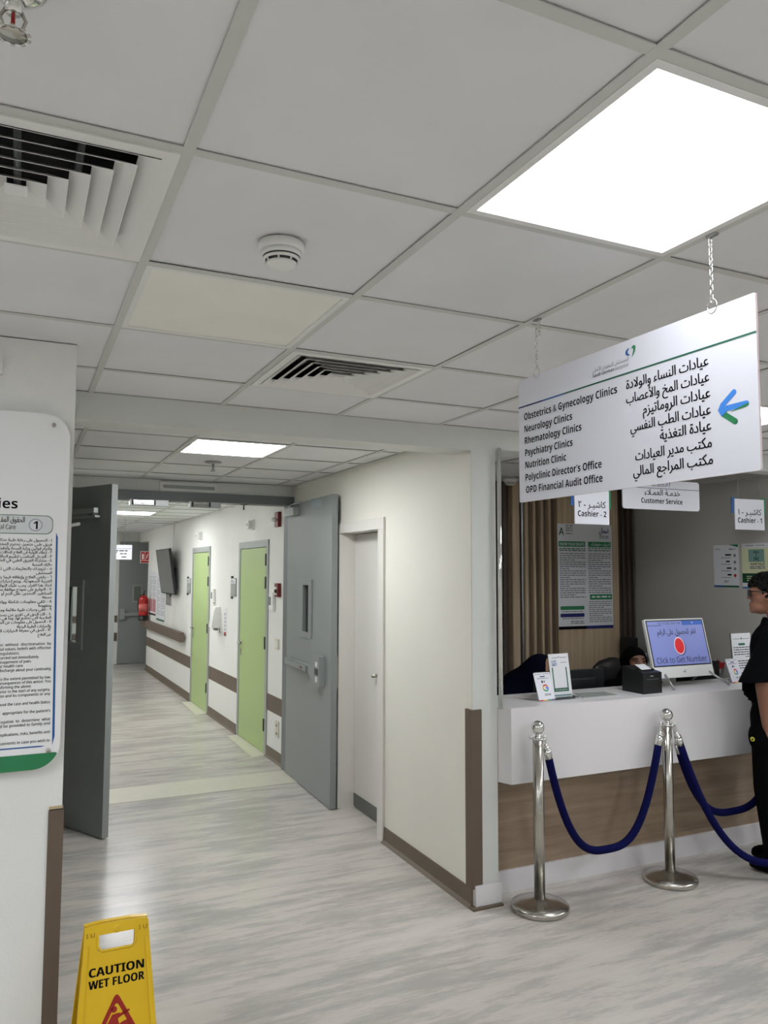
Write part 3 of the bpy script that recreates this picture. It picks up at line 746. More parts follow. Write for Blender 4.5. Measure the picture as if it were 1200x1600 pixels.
for s in (-1, 1): hg = MB(); hg.cyl((s * .075 - .02, .05, H * math.cos(lean) - .008), (s * .075 + .02, .05, H * math.cos(lean) - .008), .008, YELLOW, n=12); part(hg, 'hinge', t)
l = MB(); Tl = Tf @ Matrix.Translation((0, 0, .0126))
l.text('CAUTION', Tl, INK, 0, .486, .036, .172, 'C', .0, res=3, heavy=True, fat=.02); l.text('WET FLOOR', Tl, INK, 0, .451, .034, .174, 'C', .0, res=3, heavy=True, fat=.02)
for sx in (-.083, .083):
    l.text('I U' if sx < 0 else 'I U', Tf @ Matrix.Translation((0, 0, .0148)), YELLOWD, sx, .604, .018, .026, 'C', .01)
part(l, 'lettering', t, 'black CAUTION WET FLOOR lettering')
l = MB(); Tg = Tf @ Matrix.Translation((0, .014, .0127))
ap, bl, br = Vector((0, .418)), Vector((-.118, .20)), Vector((.118, .20))
def tri(scale, r):
    cx, cz = 0, (ap.y + bl.y * 2) / 3; pts = []
    V = [Vector(((q.x - cx) * scale, (q.y - cz) * scale + cz)) for q in (bl, br, ap)]
    for i in range(3):
        p0, p1, p2 = V[i - 1], V[i], V[(i + 1) % 3]; a = (p0 - p1).normalized() * r * 1.6; c = (p2 - p1).normalized() * r * 1.6
        for k in range(7):
            s = k / 6; pts.append(tuple((1 - s) ** 2 * (p1 + a) + 2 * s * (1 - s) * p1 + s * s * (p1 + c)))
    return pts
o, i_ = tri(1.0, .014), tri(.80, .009); n = len(o)
l.add([(x, y, 0) for x, y in o] + [(x, y, 0) for x, y in i_], [[k, (k + 1) % n, (k + 1) % n + n, k + n] for k in range(n)], SIGNRED, False, Tg)
l.flat(arc(-.008, .366, .0095, .0095, 0, 360, 18), Tg, SIGNRED)
fig = [(-.014, .352), (.006, .354), (.012, .352), (.038, .360), (.042, .355), (.012, .342), (.004, .338), (.008, .322), (.022, .328), (.032, .330), (.05, .312), (.044, .306), (.030, .317), (.012, .306), (-.004, .302), (-.02, .322), (-.045, .298), (-.05, .304), (-.026, .332)]
l.flat(fig, Tg, SIGNRED); part(l, 'pictogram', t, 'red triangle with a slipping figure')

# ------------------------------------------------------------------ doors
def hinge_bar(x, y0, z0, h, m=None): 
    a = MB(); a.box(x - .008, x + .004, y0 - .012, y0 + .012, z0, z0 + h, m or BLACK); return a
for k, (y0, y1, lab) in enumerate(((D1[0], D1[1], 'nearer lime green corridor door in a grey frame, beside the open grey leaf'), (D2[0], D2[1], 'farther lime green corridor door in a grey frame, next to the television'))):
    yc = (y0 + y1) / 2; hw = (y1 - y0) / 2
    t = thing('door_%d' % (k + 1), lab, 'door', wloc(yc), math.atan(SL), None, 'structure')
    f = MB(); fw = .062
    f.box(-.012, .16, -hw - fw + .005, -hw + .01, 0, DH + fw, GREYL, .002); f.box(-.012, .16, hw - .01, hw + fw - .005, 0, DH + fw, GREYL, .002); f.box(-.0125, .16, -hw - fw + .005, hw + fw - .005, DH - .01, DH + fw, GREYL, .002)
    part(f, 'frame', t)
    lf = MB(); lf.box(-.008, .035, -hw + .014, hw - .014, .008, DH - .016, GREEN, .002); lp = part(lf, 'leaf', t, 'lime green door leaf')
    lk = MB(); hy = hw - .075
    lk.cyl((-.004, hy, 1.02), (-.016, hy, 1.02), .026, STEEL, n=20); lk.tube([(-.008, hy, 1.02), (-.042, hy, 1.02), (-.048, hy - .012, 1.02), (-.048, hy - .055, 1.02), (-.048, hy - .11, 1.018)], .0095, STEEL, 10)
    lk.box(-.013, -.005, hy - .016, hy + .016, .88, .95, STEEL, .003); part(lk, 'handle', lp)
    for z in (.22, 1.02, 1.62, 1.85) if k == 0 else (.25, 1.0, 1.6, 1.86):
        part(hinge_bar(-.012, -hw + .012, z, .12), 'hinge', lp, 'dark door hinge')
# plain white door of the lobby
t = thing('door_3', 'plain white lobby door with a grey kick strip in a deep white frame', 'door', (2.0, 4.43, 0), 0, None, 'structure')
f = MB()
for a, c in ((-.45, -.36), (.36, .44)): f.box(-.018, .001, a, c, 0, 2.09, DOORW, .003)
f.box(-.018, .001, -.45, .44, 2.09, 2.17, DOORW, .003)
f.box(0, .14, -.40, -.36, 0, 2.13, DOORW); f.box(0, .14, .36, .40, 0, 2.13, DOORW); f.box(0, .14, -.4, .4, 2.09, 2.13, DOORW)
part(f, 'frame', t)
lf = MB(); lf.box(.115, .155, -.357, .357, .008, 2.085, DOORW, .002); lp = part(lf, 'leaf', t)
a = MB(); a.box(.112, .116, -.355, .355, .012, .108, mat('dark kick strip', (94, 96, 92), .4)); part(a, 'kick_plate', lp, 'grey kick strip along the bottom')
a = MB(); a.cyl((.115, -.06, 1.04), (.085, -.06, 1.04), .013, STEEL, n=16); a.lathe([(.001, 0), (.012, 0), (.013, .010), (.009, .016), (.001, .016)], STEEL, 18, Matrix.Translation((.09, -.06, 1.04)) @ Matrix.Rotation(-PI / 2, 4, 'Y')); part(a, 'knob', lp)
# grey double door: right leaf folded back on the lobby wall, left leaf half open
LW, LH = 1.20, 2.395
def leaf(hinge, ang, lab, n, wx0, wx1):
    t = thing('door_%d' % n, lab, 'door', hinge, ang, None, 'structure')
    body = MB(); gy0, gy1 = 1.29, 1.68; th = .048
    for a, c, d, e in ((0, wx0 - .02, .008, LH), (wx1 + .02, LW, .008, LH), (wx0 - .02, wx1 + .02, .008, gy0 - .02), (wx0 - .02, wx1 + .02, gy1 + .02, LH)):
        body.box(a, c, -th / 2, th / 2, d, e, GREYD)
    bo = part(body, 'leaf', t)
    w = MB()
    for s in (-1, 1):
        y0, y1 = (th / 2, th / 2 + .014) if s > 0 else (-th / 2 - .014, -th / 2)
        for a, c, d, e in ((wx0 - .07, wx0, gy0, gy1), (wx1, wx1 + .07, gy0, gy1), (wx0 - .07, wx1 + .07, gy0 - .05, gy0), (wx0 - .07, wx1 + .07, gy1, gy1 + .05)):
            w.box(a, c, y0, y1, d, e, GREYD, .003)
    part(w, 'window_frame', bo)
    g = MB(); g.box(wx0 - .02, wx1 + .02, -.004, .004, gy0 - .02, gy1 + .02, GLASS); part(g, 'window_pane', bo, 'narrow clear vision pane')
    return t, bo, th
RA = math.atan2(4.75 - 5.984, 1.914 - 1.948)
tR, bR, th = leaf((1.972, 5.975, 0), RA, 'grey metal leaf with a panic bar, folded back against the lobby wall', 4, .50, .66)
# local x along the leaf from the hinge, visible corridor face is local -y
f = -th / 2
a = MB(); a.box(.10, .90, f - .045, f - .002, .975, 1.035, GREYD, .004); a.box(.16, .74, f - .062, f - .05, .985, 1.025, GREYD, .004); a.box(.60, .66, f - .0635, f - .062, .996, 1.014, DRED)
pb = part(a, 'panic_bar', tR, 'grey push bar with a small red label')
a = MB(); a.prism([(.80, .985), (.90, .91), (1.06, .905), (1.06, 1.13), (.92, 1.135), (.80, 1.04)], frame((0, f - .001, 0), (1, 0, 0), (0, 0, 1)), .05, GREYD); a.box(.96, 1.04, f - .0535, f - .05, .985, 1.035, BLACK); a.box(.98, 1.02, f - .0535, f - .05, 1.05, 1.085, WHITE); a.box(.98, 1.02, f - .0535, f - .05, .93, .97, WHITE)
part(a, 'latch_case', pb)
a = MB(); a.box(.06, .34, f - .055, f - .001, 2.285, 2.36, GREYL, .008); cl = part(a, 'door_closer', tR)
a = MB(); a.tube([(.2, f - .03, 2.362), (.23, f - .04, 2.378), (.36, f - .05, 2.385), (.50, f - .035, 2.385)], .008, ALU, 8); a.cyl((.2, f - .03, 2.36), (.2, f - .03, 2.38), .014, ALU, n=14); part(a, 'closer_arm', cl)
a = MB(); a.box(.68, .95, f - .002, f, 2.325, 2.38, mat('pale sticker', (150, 168, 172), .5)); a.box(.86, .885, f - .003, f, 2.325, 2.38, GREYL); a.box(.91, .935, f - .003, f, 2.325, 2.38, GREYL); part(a, 'sticker', tR, 'pale blue grey label near the top edge')
a = MB(); a.box(1.12, 1.19, th / 2, th / 2 + .012, .90, 1.16, STEEL, .003); a.tube([(1.16, th / 2 + .012, 1.0), (1.16, th / 2 + .035, 1.0), (1.09, th / 2 + .036, 1.0)], .008, STEEL, 8); a.cyl((1.16, th / 2 + .01, 1.1), (1.16, th / 2 + .03, 1.1), .014, STEEL, n=14); part(a, 'handle', tR)
LA_ = math.atan2(-.877, .48)
tL, bL, th = leaf((-.26, 5.865, 0), LA_, 'dark grey metal leaf standing half open behind the left wall corner', 5, .68, .84)
a = MB()
a.box(.45, 1.10, f - .07, f - .035, 2.195, 2.232, GREYL, .004); a.box(.45, 1.10, f - .06, f - .02, 2.165, 2.18, GREYL, .003); a.box(.5, .56, f - .04, f, 2.17, 2.225, GREYF); a.box(.98, 1.04, f - .04, f, 2.17, 2.225, GREYF)
part(a, 'closer_rail', tL, 'bright metal closer rail')
a = MB(); a.tube([(.42, f - .05, 2.09), (.95, f - .085, 2.122)], .012, WHITE, 10); a.box(.42, .48, f - .05, f, 2.07, 2.115, GREYF); part(a, 'stay_arm', tL, 'bright metal stay arm')
for nm, x0, x1, xb in (('left', .55, .765, .87), ('right', 1.045, 1.23, 1.315)):
    t = thing('magnetic_lock', 'aluminium magnetic lock under the door frame, the %s of the two' % nm, 'magnetic lock', (x0, 5.96, 2.395), 0, 'magnetic locks of the double door')
    a = MB(); a.box(0, xb - x0, -.035, .03, -.052, 0, ALU, .002); part(a, 'housing', t)
    a = MB(); a.box(.015, x1 - x0 - .005, -.042, -.034, -.047, -.004, BLACK)
    a.box(.03, x1 - x0 - .02, -.0435, -.041, -.020, -.008, CHROME); a.box(.03, x1 - x0 - .02, -.0435, -.041, -.033, -.024, CHROME); a.box(.03, x1 - x0 - .02, -.0435, -.041, -.044, -.037, CHROME); part(a, 'magnet', t)
a = MB(); a.box(0, .50, -.022, 0, -.045, .045, WALL, .003); a.box(.03, .47, -.0235, -.022, -.018, .012, GREYL); a.cyl((.03, -.023, .0), (.03, -.026, .0), .006, STEEL, n=10)
tag(a.obj('cover_plate', None, (.80, 6.0, 2.522)), 'white blank cover plate on the wall strip over the double door', 'cover plate')
a = MB(); a.cyl((0, 0, 0), (0, 0, -.05), .006, BLACK, n=8); a.box(-.03, .03, -.015, .015, -.006, 0, GREYF)
tag(a.obj('door_stop_pin', None, (1.55, 6.04, 2.395)), 'small dark pin under the steel frame near the right leaf', 'door pin')

# ------------------------------------------------------------------ corridor fittings
def on_wall(name, lab, cat, y, z, group=None): return thing(name, lab, cat, wloc(y, z), math.atan(SL), group)
for y, z, lab in ((9.70, 2.267, 'white alarm sounder above the farther green door'), (7.27, 2.287, 'white alarm sounder above the nearer green door')):
    t = on_wall('alarm_sounder', lab, 'alarm', y, z, 'white sounders over the green doors')
    a = MB(); a.box(-.02, 0, -.055, .055, -.055, .055, WHITE, .008); part(a, 'base', t)
    a = MB(); a.box(-.07, -.018, -.045, .045, -.045, .045, WHITE, .014, seg=3); a.cyl((-.072, 0, 0), (-.069, 0, 0), .018, GREYL, n=16); part(a, 'horn', t)
t = on_wall('fire_strobe', 'dark red fire strobe high on the wall beside the folded grey leaf', 'alarm', 6.385, 2.29)
a = MB(); a.box(-.035, 0, -.055, .055, -.07, .075, DRED, .006); part(a, 'case', t); a = MB(); a.ball((-.055, 0, 0), .026, mat('clear lens', (220, 220, 215), .1), 16, (1, 1, .8)); part(a, 'lens', t, 'clear flash lens')
t = on_wall('fire_call_point', 'dark red fire call point at head height beside the nearer green door', 'call point', 6.36, 1.615)
a = MB(); a.box(-.035, 0, -.05, .05, -.065, .065, DRED, .005); part(a, 'case', t); a = MB(); a.box(-.045, -.035, -.03, .03, .01, .03, WHITE, .002); a.box(-.042, -.035, -.03, .03, -.045, -.03, WHITE, .002); a.cyl((-.05, -.0, -.01), (-.03, 0, -.01), .012, BLACK, n=12); part(a, 'handle', t)
for y, z, lab in ((6.54, 1.50, 'white thermostat between the nearer green door and the folded leaf'), (8.93, 1.485, 'white thermostat beside the farther green door')):
    t = on_wall('thermostat', lab, 'thermostat', y, z, 'white corridor thermostats')
    a = MB(); a.box(-.03, 0, -.065, .065, -.085, .085, WHITE, .008); part(a, 'case', t); a = MB(); a.box(-.032, -.029, -.005, .05, -.035, .045, GREYF); part(a, 'display', t, 'grey display')
t = on_wall('light_switch', 'white light switch above the band beside the folded grey leaf', 'light switch', 6.39, 1.10)
a = MB(); a.box(-.012, 0, -.05, .05, -.05, .05, CREAM, .004); part(a, 'plate', t); a = MB(); a.box(-.018, -.011, -.02, .02, -.03, .03, WHITE, .003); part(a, 'rocker', t)
t = on_wall('wall_socket', 'white double socket low on the wall beside the folded grey leaf', 'socket', 6.36, .31)
a = MB(); a.box(-.012, 0, -.045, .045, -.075, .075, CREAM, .004); part(a, 'plate', t)
for z in (-.04, .035): a = MB(); a.box(-.0135, -.0115, -.02, -.006, z - .012, z + .012, GREYF); a.box(-.0135, -.0115, .006, .02, z - .012, z + .012, GREYF); part(a, 'outlet', t)
# room signs
for y, z, lab, gr in ((8.0, 1.61, 'grey room sign on the wall left of the nearer green door', 0), (10.41, 1.585, 'grey room sign on the wall left of the farther green door', 1)):
    t = on_wall('room_sign', lab, 'room sign', y, z, 'room signs beside the green doors')
    a = MB(); a.box(-.012, 0, -.11, .11, -.105, .105, ALU, .002); part(a, 'plate', t)
    a = MB(); a.box(-.014, -.011, -.10, .085, -.09, .03, GREYL); a.box(-.014, -.011, -.10, .085, .04, .095, PAPER); Tr = frame((-.0145, 0, 0), (0, -1, 0), (0, 0, 1)); a.flat(rrect(-.06, -.03, .055, .08, .004), Tr, PNAVY); a.lines(Tr, -.02, .06, (.05, .065), .006, INKG); part(a, 'insert', t)
    for zz in (-.12, .115): a = MB(); a.box(-.02, 0, .04, .075, zz - .012, zz + .012, BLACK); part(a, 'clip', t, 'black end clip')
# hand sanitiser with its instruction strip
t = on_wall('sanitiser_dispenser', 'white wall dispenser between the two green doors', 'dispenser', 8.49, 1.215)
a = MB(); a.prism([(0, -.10), (.105, -.10), (.10, -.04), (.075, .11), (.06, .145), (0, .15)], frame((0, .11, 0), (-1, 0, 0), (0, 0, 1)), .15, WHITE); part(a, 'body', t)
a = MB(); a.box(-.10, -.06, -.02, .07, -.125, -.10, GREYF); a.cyl((-.03, .02, -.16), (-.03, .02, -.1), .006, GREYF, n=8); part(a, 'nozzle', t)
t = on_wall('instruction_strip', 'tall white hand rub instruction strip right of the dispenser', 'notice', 8.36, 1.19)
a = MB(); a.box(-.004, 0, -.05, .05, -.16, .17, PAPER); part(a, 'sheet', t)
a = MB(); Tr = frame((-.0046, 0, 0), (0, -1, 0), (0, 0, 1)); a.flat([(-.05, -.16), (.05, -.16), (.05, -.15), (-.05, -.15)], Tr, PGREEND); a.flat([(-.05, -.15), (.05, -.15), (.05, -.115), (-.05, -.115)], Tr, SIGNRED)
for k in range(5): a.flat(rrect(-.035, -.005, -.10 + .045 * k, -.07 + .045 * k, .006), Tr, INKG); a.lines(Tr, .005, .04, (-.095 + .045 * k, -.08 + .045 * k), .005, INKG)
part(a, 'print', t)
# television
t = on_wall('television', 'black flat television tilted down from the far corridor wall', 'television', 11.58, 1.44)
Ty = Matrix.Translation((-.05, 0, 0)) @ Matrix.Rotation(math.radians(-8.5), 4, 'Y')
a = MB(); a.box(-.035, 0, -.56, .56, 0, .70, BLACK, .006, Ty); part(a, 'case', t)
a = MB(); a.box(-.038, -.035, -.545, .545, .02, .685, TVBLK, 0, Ty); part(a, 'screen', t, 'glossy grey screen')
a = MB(); a.box(-.02, .04, -.2, .2, .1, .5, BLACK, 0, Ty); a.box(-.08, 0, -.15, .15, .2, .4, BLACK); part(a, 'wall_bracket', t)
a = MB(); a.tube([(-.03, .12, .0), (-.03, .1, -.04), (-.03, .05, -.045), (-.03, .03, .0)], .006, BLACK, 6); part(a, 'cable', t)
a = MB(); a.box(-.02, 0, -.012, .012, .7, KZ - 1.44, WHITE); part(a, 'cable_duct', t, 'white cable duct up to the ceiling')
# posters beyond the television
for k, (y0, y1, z0, z1, nm) in enumerate(((13.05, 13.75, 1.02, 1.78, 'tall printed notice sheet left of the television, with a red block at its foot'), (12.25, 12.98, .96, 1.76, 'tall pale notice sheet partly behind the television'), (11.72, 12.15, 1.25, 1.62, 'small notice in a grey holder just under the television'))):
    t = on_wall('notice_sheet', nm, 'notice', (y0 + y1) / 2, 0, 'notices beyond the television')
    h = (y1 - y0) / 2; a = MB(); a.box(-.008, 0, -h, h, z0, z1, PAPERG if k < 2 else ALU); part(a, 'sheet', t)
    a = MB(); Tr = frame((-.0086, 0, 0), (0, -1, 0), (0, 0, 1))
    for c in range(2 if k < 2 else 1):
        x0 = -h + .03 + c * h; x1 = x0 + h - .05 if k < 2 else h - .03
        a.lines(Tr, x0, x1, [z0 + .1 + .028 * q for q in range(int((z1 - z0 - .16) / .028))], .009, INKG, seed=k * 5 + c, ragged=True)
        if k == 0: a.flat([(x0, z0 + .06), (x1, z0 + .06), (x1, z0 + .28), (x0, z0 + .28)], Matrix.Translation((-.0004, 0, 0)) @ Tr, mat('faded red print', (186, 128, 132), .5))
    if k < 2: a.flat([(-h, z0), (h, z0), (h, z0 + .03), (-h, z0 + .03)], Tr, BLACK if k == 0 else PGREEND)
    part(a, 'print', t)
# handrail
t = on_wall('handrail', 'brown wall handrail below the television', 'handrail', 12.38, .84)
a = MB(); a.box(-.085, -.03, -1.83, 1.83, -.065, .075, BROWN, .012, seg=3); part(a, 'rail', t)
for y in (-1.4, 0, 1.4):
    a = MB(); a.box(-.035, 0, y - .04, y + .04, -.04, .04, BROWN); part(a, 'bracket', t)
# extinguisher and its sign
t = on_wall('fire_extinguisher', 'red fire extinguisher hanging at the far end of the corridor wall', 'fire extinguisher', 13.72, .905)
a = MB(); Te = Matrix.Translation((-.11, 0, 0)); a.lathe([(.001, .09), (.082, .09), (.084, .1), (.084, .36), (.078, .40), (.05, .435), (.022, .45), (.001, .45)], RED, 28, Te); part(a, 'cylinder', t)
a = MB(); a.lathe([(.001, 0), (.084, 0), (.087, .02), (.087, .09), (.001, .09)], BLACK, 28, Te); part(a, 'foot_ring', t, 'black foot')
a = MB(); a.cyl((-.11, 0, .45), (-.11, 0, .49), .016, BLACK, n=12); a.tube([(-.11, .02, .485), (-.11, -.05, .50), (-.11, -.10, .53)], .009, BLACK, 8); a.tube([(-.11, .02, .47), (-.11, -.05, .465), (-.11, -.09, .46)], .008, BLACK, 8); part(a, 'valve_handle', t)
a = MB(); a.tube([(-.11, .02, .46), (-.16, .07, .44), (-.19, .09, .36), (-.19, .07, .2), (-.185, .03, .13)], .011, BLACK, 8); part(a, 'hose', t)
a = MB(); a.lathe([(.0852, .16), (.0852, .30)], mat('extinguisher label', (206, 100, 92), .5), 28, Te); part(a, 'paper_label', t)
t = on_wall('fire_sign', 'red and white fire extinguisher sign projecting above the extinguisher', 'sign', 13.9, 1.93)
a = MB(); a.box(-.16, 0, -.004, .004, 0, .215, WHITE); part(a, 'plate', t)
a = MB(); Tr = frame((0, -.0046, 0), (1, 0, 0), (0, 0, 1)); a.flat([(-.152, .055), (-.082, .055), (-.082, .207), (-.152, .207)], Tr, RED); a.flat([(-.076, .055), (-.008, .055), (-.008, .207), (-.076, .207)], Tr, RED); a.flat([(-.15, .008), (-.01, .008), (-.01, .047), (-.15, .047)], Tr, RED)
a.flat([(-.13, .07), (-.10, .07), (-.10, .15), (-.105, .17), (-.125, .17), (-.13, .15)], Matrix.Translation((0, -.0004, 0)) @ Tr, WHITE); a.flat([(-.06, .08), (-.05, .08), (-.03, .14), (-.02, .18), (-.045, .15)], Matrix.Translation((0, -.0004, 0)) @ Tr, WHITE); part(a, 'pictogram', t)
# grey door at the corridor end
t = thing('door_6', 'dark grey metal door closing the far end of the corridor', 'door', (1.62, 15.06, 0), 0, None, 'structure')
a = MB(); a.box(-.13, .55, -.02, .03, .01, 2.36, GREYD); part(a, 'leaf', t)
a = MB(); a.box(-.10, -.02, -.09, -.02, .86, 1.06, GREYL, .006); a.box(-.04, .5, -.075, -.03, .92, .98, GREYL, .004); part(a, 'panic_bar', t)
a = MB(); a.box(.12, .30, -.03, -.015, 1.18, 1.52, GREYL); a.box(.15, .28, -.032, -.02, 1.21, 1.49, mat('dim pane', (120, 130, 118), .2)); part(a, 'window_pane', t)
# hanging sign down the corridor
t = thing('hanging_sign', 'small white directory sign hanging far down the corridor', 'sign', (.86, 10.6, 1.95), 0)
a = MB(); a.box(-.28, .30, -.004, .004, 0, .205, WHITEG); part(a, 'panel', t)
a = MB(); Tr = frame((0, -.0046, 0), (1, 0, 0), (0, 0, 1)); a.flat([(-.25, .148), (.29, .148), (.29, .152), (-.25, .152)], Tr, PNAVY)
a.lines(Tr, .07, .24, (.115,), .013, INK, seed=3); a.lines(Tr, .14, .24, (.075,), .012, INK, seed=4); a.lines(Tr, .16, .24, (.03,), .012, INK, seed=5); a.lines(Tr, -.25, .1, (.09,), .012, INK, seed=6); heart(a, Tr, .09, .178, .014, PBLUED, PGREEN); part(a, 'lettering', t, 'rows of dark print')
for x in (-.2, .2):
    a = MB(); a.cyl((x, 0, .205), (x, 0, KZ - 1.95), .003, ALU, n=6); part(a, 'hanger', t)

# ------------------------------------------------------------------ cashier counter
CT = 1.05
t = thing('reception_counter', 'white cashier counter with a wood grain front and white plinth', 'counter', (2.2, 2.78, 0))
a = MB(); a.prism([(0, 0), (2.39, 0), (2.39, .42), (-.034, .42), (-.034, .082)], Matrix.Translation((0, 0, .642)), CT - .642, CORIAN); part(a, 'top_block', t)
a = MB(); a.box(-.03, 2.39, .19, .24, .12, .642, WOOD_H)
for z in (.24, .36, .47, .57): a.box(-.03, 2.39, .1885, .191, z, z + .0035, mat('laminate joint', (158, 140, 120), .5))
part(a, 'front_panel', t, 'taupe wood grain front')
a = MB(); a.box(-.03, 2.39, .17, .24, 0, .12, SKIRTW, .002); part(a, 'plinth', t)
t = thing('work_desk', 'low white desk along the back of the cashier counter', 'desk', (2.2, 3.2, 0))
a = MB(); a.box(.02, 2.35, .005, .56, .72, .76, CORIAN, .003); part(a, 'work_top', t)
for x in (.02, 1.2, 2.31): a = MB(); a.box(x, x + .04, .03, .54, 0, .72, CORIAN); part(a, 'leg', t)
a = MB(); a.cyl((.0, 0, 0), (0, 0, 1.45), .0125, CHROME, n=20)
tag(a.obj('chrome_post', None, (2.168, 2.83, CT - .006)), 'slim chrome post rising from the counter at the pier', 'post')

def place(x, y, z=CT): return (x, y, z)
# leaning cards with the four-colour letter
def g_logo(mb, T, cx, cy, r):
    cols = [((20, 140), (214, 64, 56)), ((140, 200), (240, 188, 52)), ((200, 318), (58, 158, 88)), ((318, 362), (72, 128, 224))]
    for (a0, a1), c in cols:
        mb.flat(arc(cx, cy, r, r, a0, a1, 10) + list(reversed(arc(cx, cy, r * .6, r * .6, a0, a1, 10))), T, mat('logo %d' % c[0], c, .5))
    m = mat('logo 72', (72, 128, 224), .5); mb.flat([(cx, cy - r * .18), (cx + r, cy - r * .18), (cx + r, cy + r * .2), (cx, cy + r * .2)], T, m)
def card(x, y, rz, lab):
    t = thing('review_card', lab, 'card', place(x, y), rz, 'review cards on the counter')
    ang = math.radians(20); T = frame((0, 0, .001), (1, 0, 0), (0, math.sin(ang), math.cos(ang)))
    a = MB(); a.prism(rrect(-.058, .058, 0, .165, .004, 2), T, .004, WHITEG); a.prism([(-.03, 0), (.03, 0), (.02, .1), (-.02, .1)], Matrix.Translation((0, .055, -.002)) @ frame((0, 0, 0), (1, 0, 0), (0, -.25, .968)), .003, WHITEG); part(a, 'panel', t)
    a = MB(); F = T @ Matrix.Translation((0, 0, .0046)); g_logo(a, F, .006, .074, .021); a.flat([(-.018, .138), (.018, .138), (.018, .144), (-.018, .144)], F, PNAVY)
    a.lines(F, -.042, .042, (.128,), .004, INKG, seed=2); a.lines(F, -.05, -.006, (.154,), .0035, INKG, seed=3); a.lines(F, .006, .05, (.154,), .0035, INKG, seed=4); a.flat(rrect(-.014, -.004, .104, .118, .002), F, INK); a.flat(arc(.006, .111, .006, .006, 0, 360, 12), F, INKG)
    a.lines(F, -.01, .034, (.036, .03), .004, INKG, seed=5)
    part(a, 'print', t, 'four-colour letter and small print')
    a = MB()
    for k, c in enumerate(((214, 64, 56), (240, 188, 52), (58, 158, 88), (40, 50, 120))): a.flat([(-.056 + .028 * k, .001), (-.028 + .028 * k, .001), (-.028 + .028 * k, .007), (-.056 + .028 * k, .007)], F, mat('stripe %d' % k, c, .5))
    part(a, 'stripe', t, 'four-colour bottom stripe'); return t
card(2.535, 2.905, .02, 'white review card with a coloured letter, left of the tall green sign holder')
card(4.175, 2.985, .05, 'white review card with a coloured letter, near the man at the counter')
# acrylic sign holder
t = thing('sign_holder', 'clear acrylic holder with a green framed scan me sheet, beside the left card', 'sign holder', place(2.672, 2.915), .03)
a = MB(); a.box(-.078, .078, -.0, .07, 0, .006, BLACK); a.box(-.085, .095, -.012, .08, .006, .012, GLASS); part(a, 'base', t)
ang = math.radians(9); T = frame((0, .025, .012), (1, 0, 0), (0, math.sin(ang), math.cos(ang)))
a = MB(); a.prism([(-.074, 0), (.074, 0), (.074, .25), (-.074, .25)], T, .003, PAPER); sh = part(a, 'sheet', t)
a = MB(); F = T @ Matrix.Translation((0, 0, .0036)); a.flat([(-.058, .03), (.052, .03), (.052, .05), (-.058, .05)], F, PGREEND); a.flat([(-.058, .05), (-.050, .05), (-.050, .17), (-.058, .17)], F, PGREEND); a.flat([(.044, .05), (.052, .05), (.052, .17), (.044, .17)], F, PGREEND)
Fr = F @ Matrix.Translation((-.035, .178, 0)) @ Matrix.Rotation(.14, 4, 'Z'); a.text('SCAN', Fr, PBLUED, -.018, .022, .017, .034, 'L', .02); a.text('ME!', Fr, PBLUED, -.016, .001, .024, .034, 'L', .02)
a.lines(F, -.05, -.008, (.225,), .004, INKG, seed=8); a.lines(F, .008, .06, (.225,), .004, INKG, seed=9); a.flat(arc(0, .228, .006, .006, 0, 180, 10), F, INKG); a.lines(F, .012, .055, (.196,), .0035, INKG, seed=9); a.lines(F, -.045, .04, (.037,), .005, PAPER, seed=7); a.flat([(-.07, .004), (.07, .004), (.07, .012), (-.07, .012)], F, mat('teal print', (96, 140, 140), .5)); part(a, 'print', sh, 'green frame and blue scan me words')
a = MB(); a.prism([(-.078, 0), (.078, 0), (.078, .254), (-.078, .254)], T @ Matrix.Translation((0, 0, -.004)), .0035, GLASS); part(a, 'acrylic_back', t)
# tray
a = MB(); a.add([(2.80, 2.905, .0), (3.06, 2.895, 0), (3.06, 3.03, 0), (2.85, 3.06, 0), (2.80, 2.905, .004), (3.06, 2.895, .004), (3.06, 3.03, .004), (2.85, 3.06, .004)], [[0, 3, 2, 1], [4, 5, 6, 7], [0, 1, 5, 4], [1, 2, 6, 5], [2, 3, 7, 6], [3, 0, 4, 7]], mat('smoked clear sheet', (176, 184, 178), .15))
o = tag(a.obj('document_tray', None, (0, 0, CT + .0005)), 'thin clear sheet lying flat on the counter right of the green sign holder', 'tray')
# receipt printer
t = thing('receipt_printer', 'black receipt printer with white paper in front of the kiosk screen', 'printer', place(3.225, 2.865), .03)
a = MB(); a.prism([(0, 0), (.215, 0), (.215, .145), (.09, .15), (.0, .128)], frame((.155, 0, .0005), (0, 1, 0), (0, 0, 1)), -.155, BLACK) if False else None
a.add([(0, 0, 0), (.155, 0, 0), (.155, .18, 0), (0, .18, 0), (0, 0, .128), (.155, 0, .128), (.155, .18, .155), (0, .18, .155)], [[0, 3, 2, 1], [4, 5, 6, 7], [0, 1, 5, 4], [1, 2, 6, 5], [2, 3, 7, 6], [3, 0, 4, 7]], BLACK); part(a, 'body', t)
a = MB(); a.box(.03, .13, -.001, .0, .086, .0885, GREYF); a.box(.06, .085, -.0015, 0, .104, .110, GREYL); a.box(.01, .145, .05, .075, .125, .144, mat('slot black', (10, 10, 11), .5)); part(a, 'front_cover', t)
a = MB(); a.add([(.035, .045, .142), (.115, .045, .142), (.115, .075, .156), (.035, .075, .156), (.115, .105, .168), (.035, .105, .168)], [[0, 1, 2, 3], [3, 2, 4, 5]], PAPER); part(a, 'paper', t, 'curl of white receipt paper')
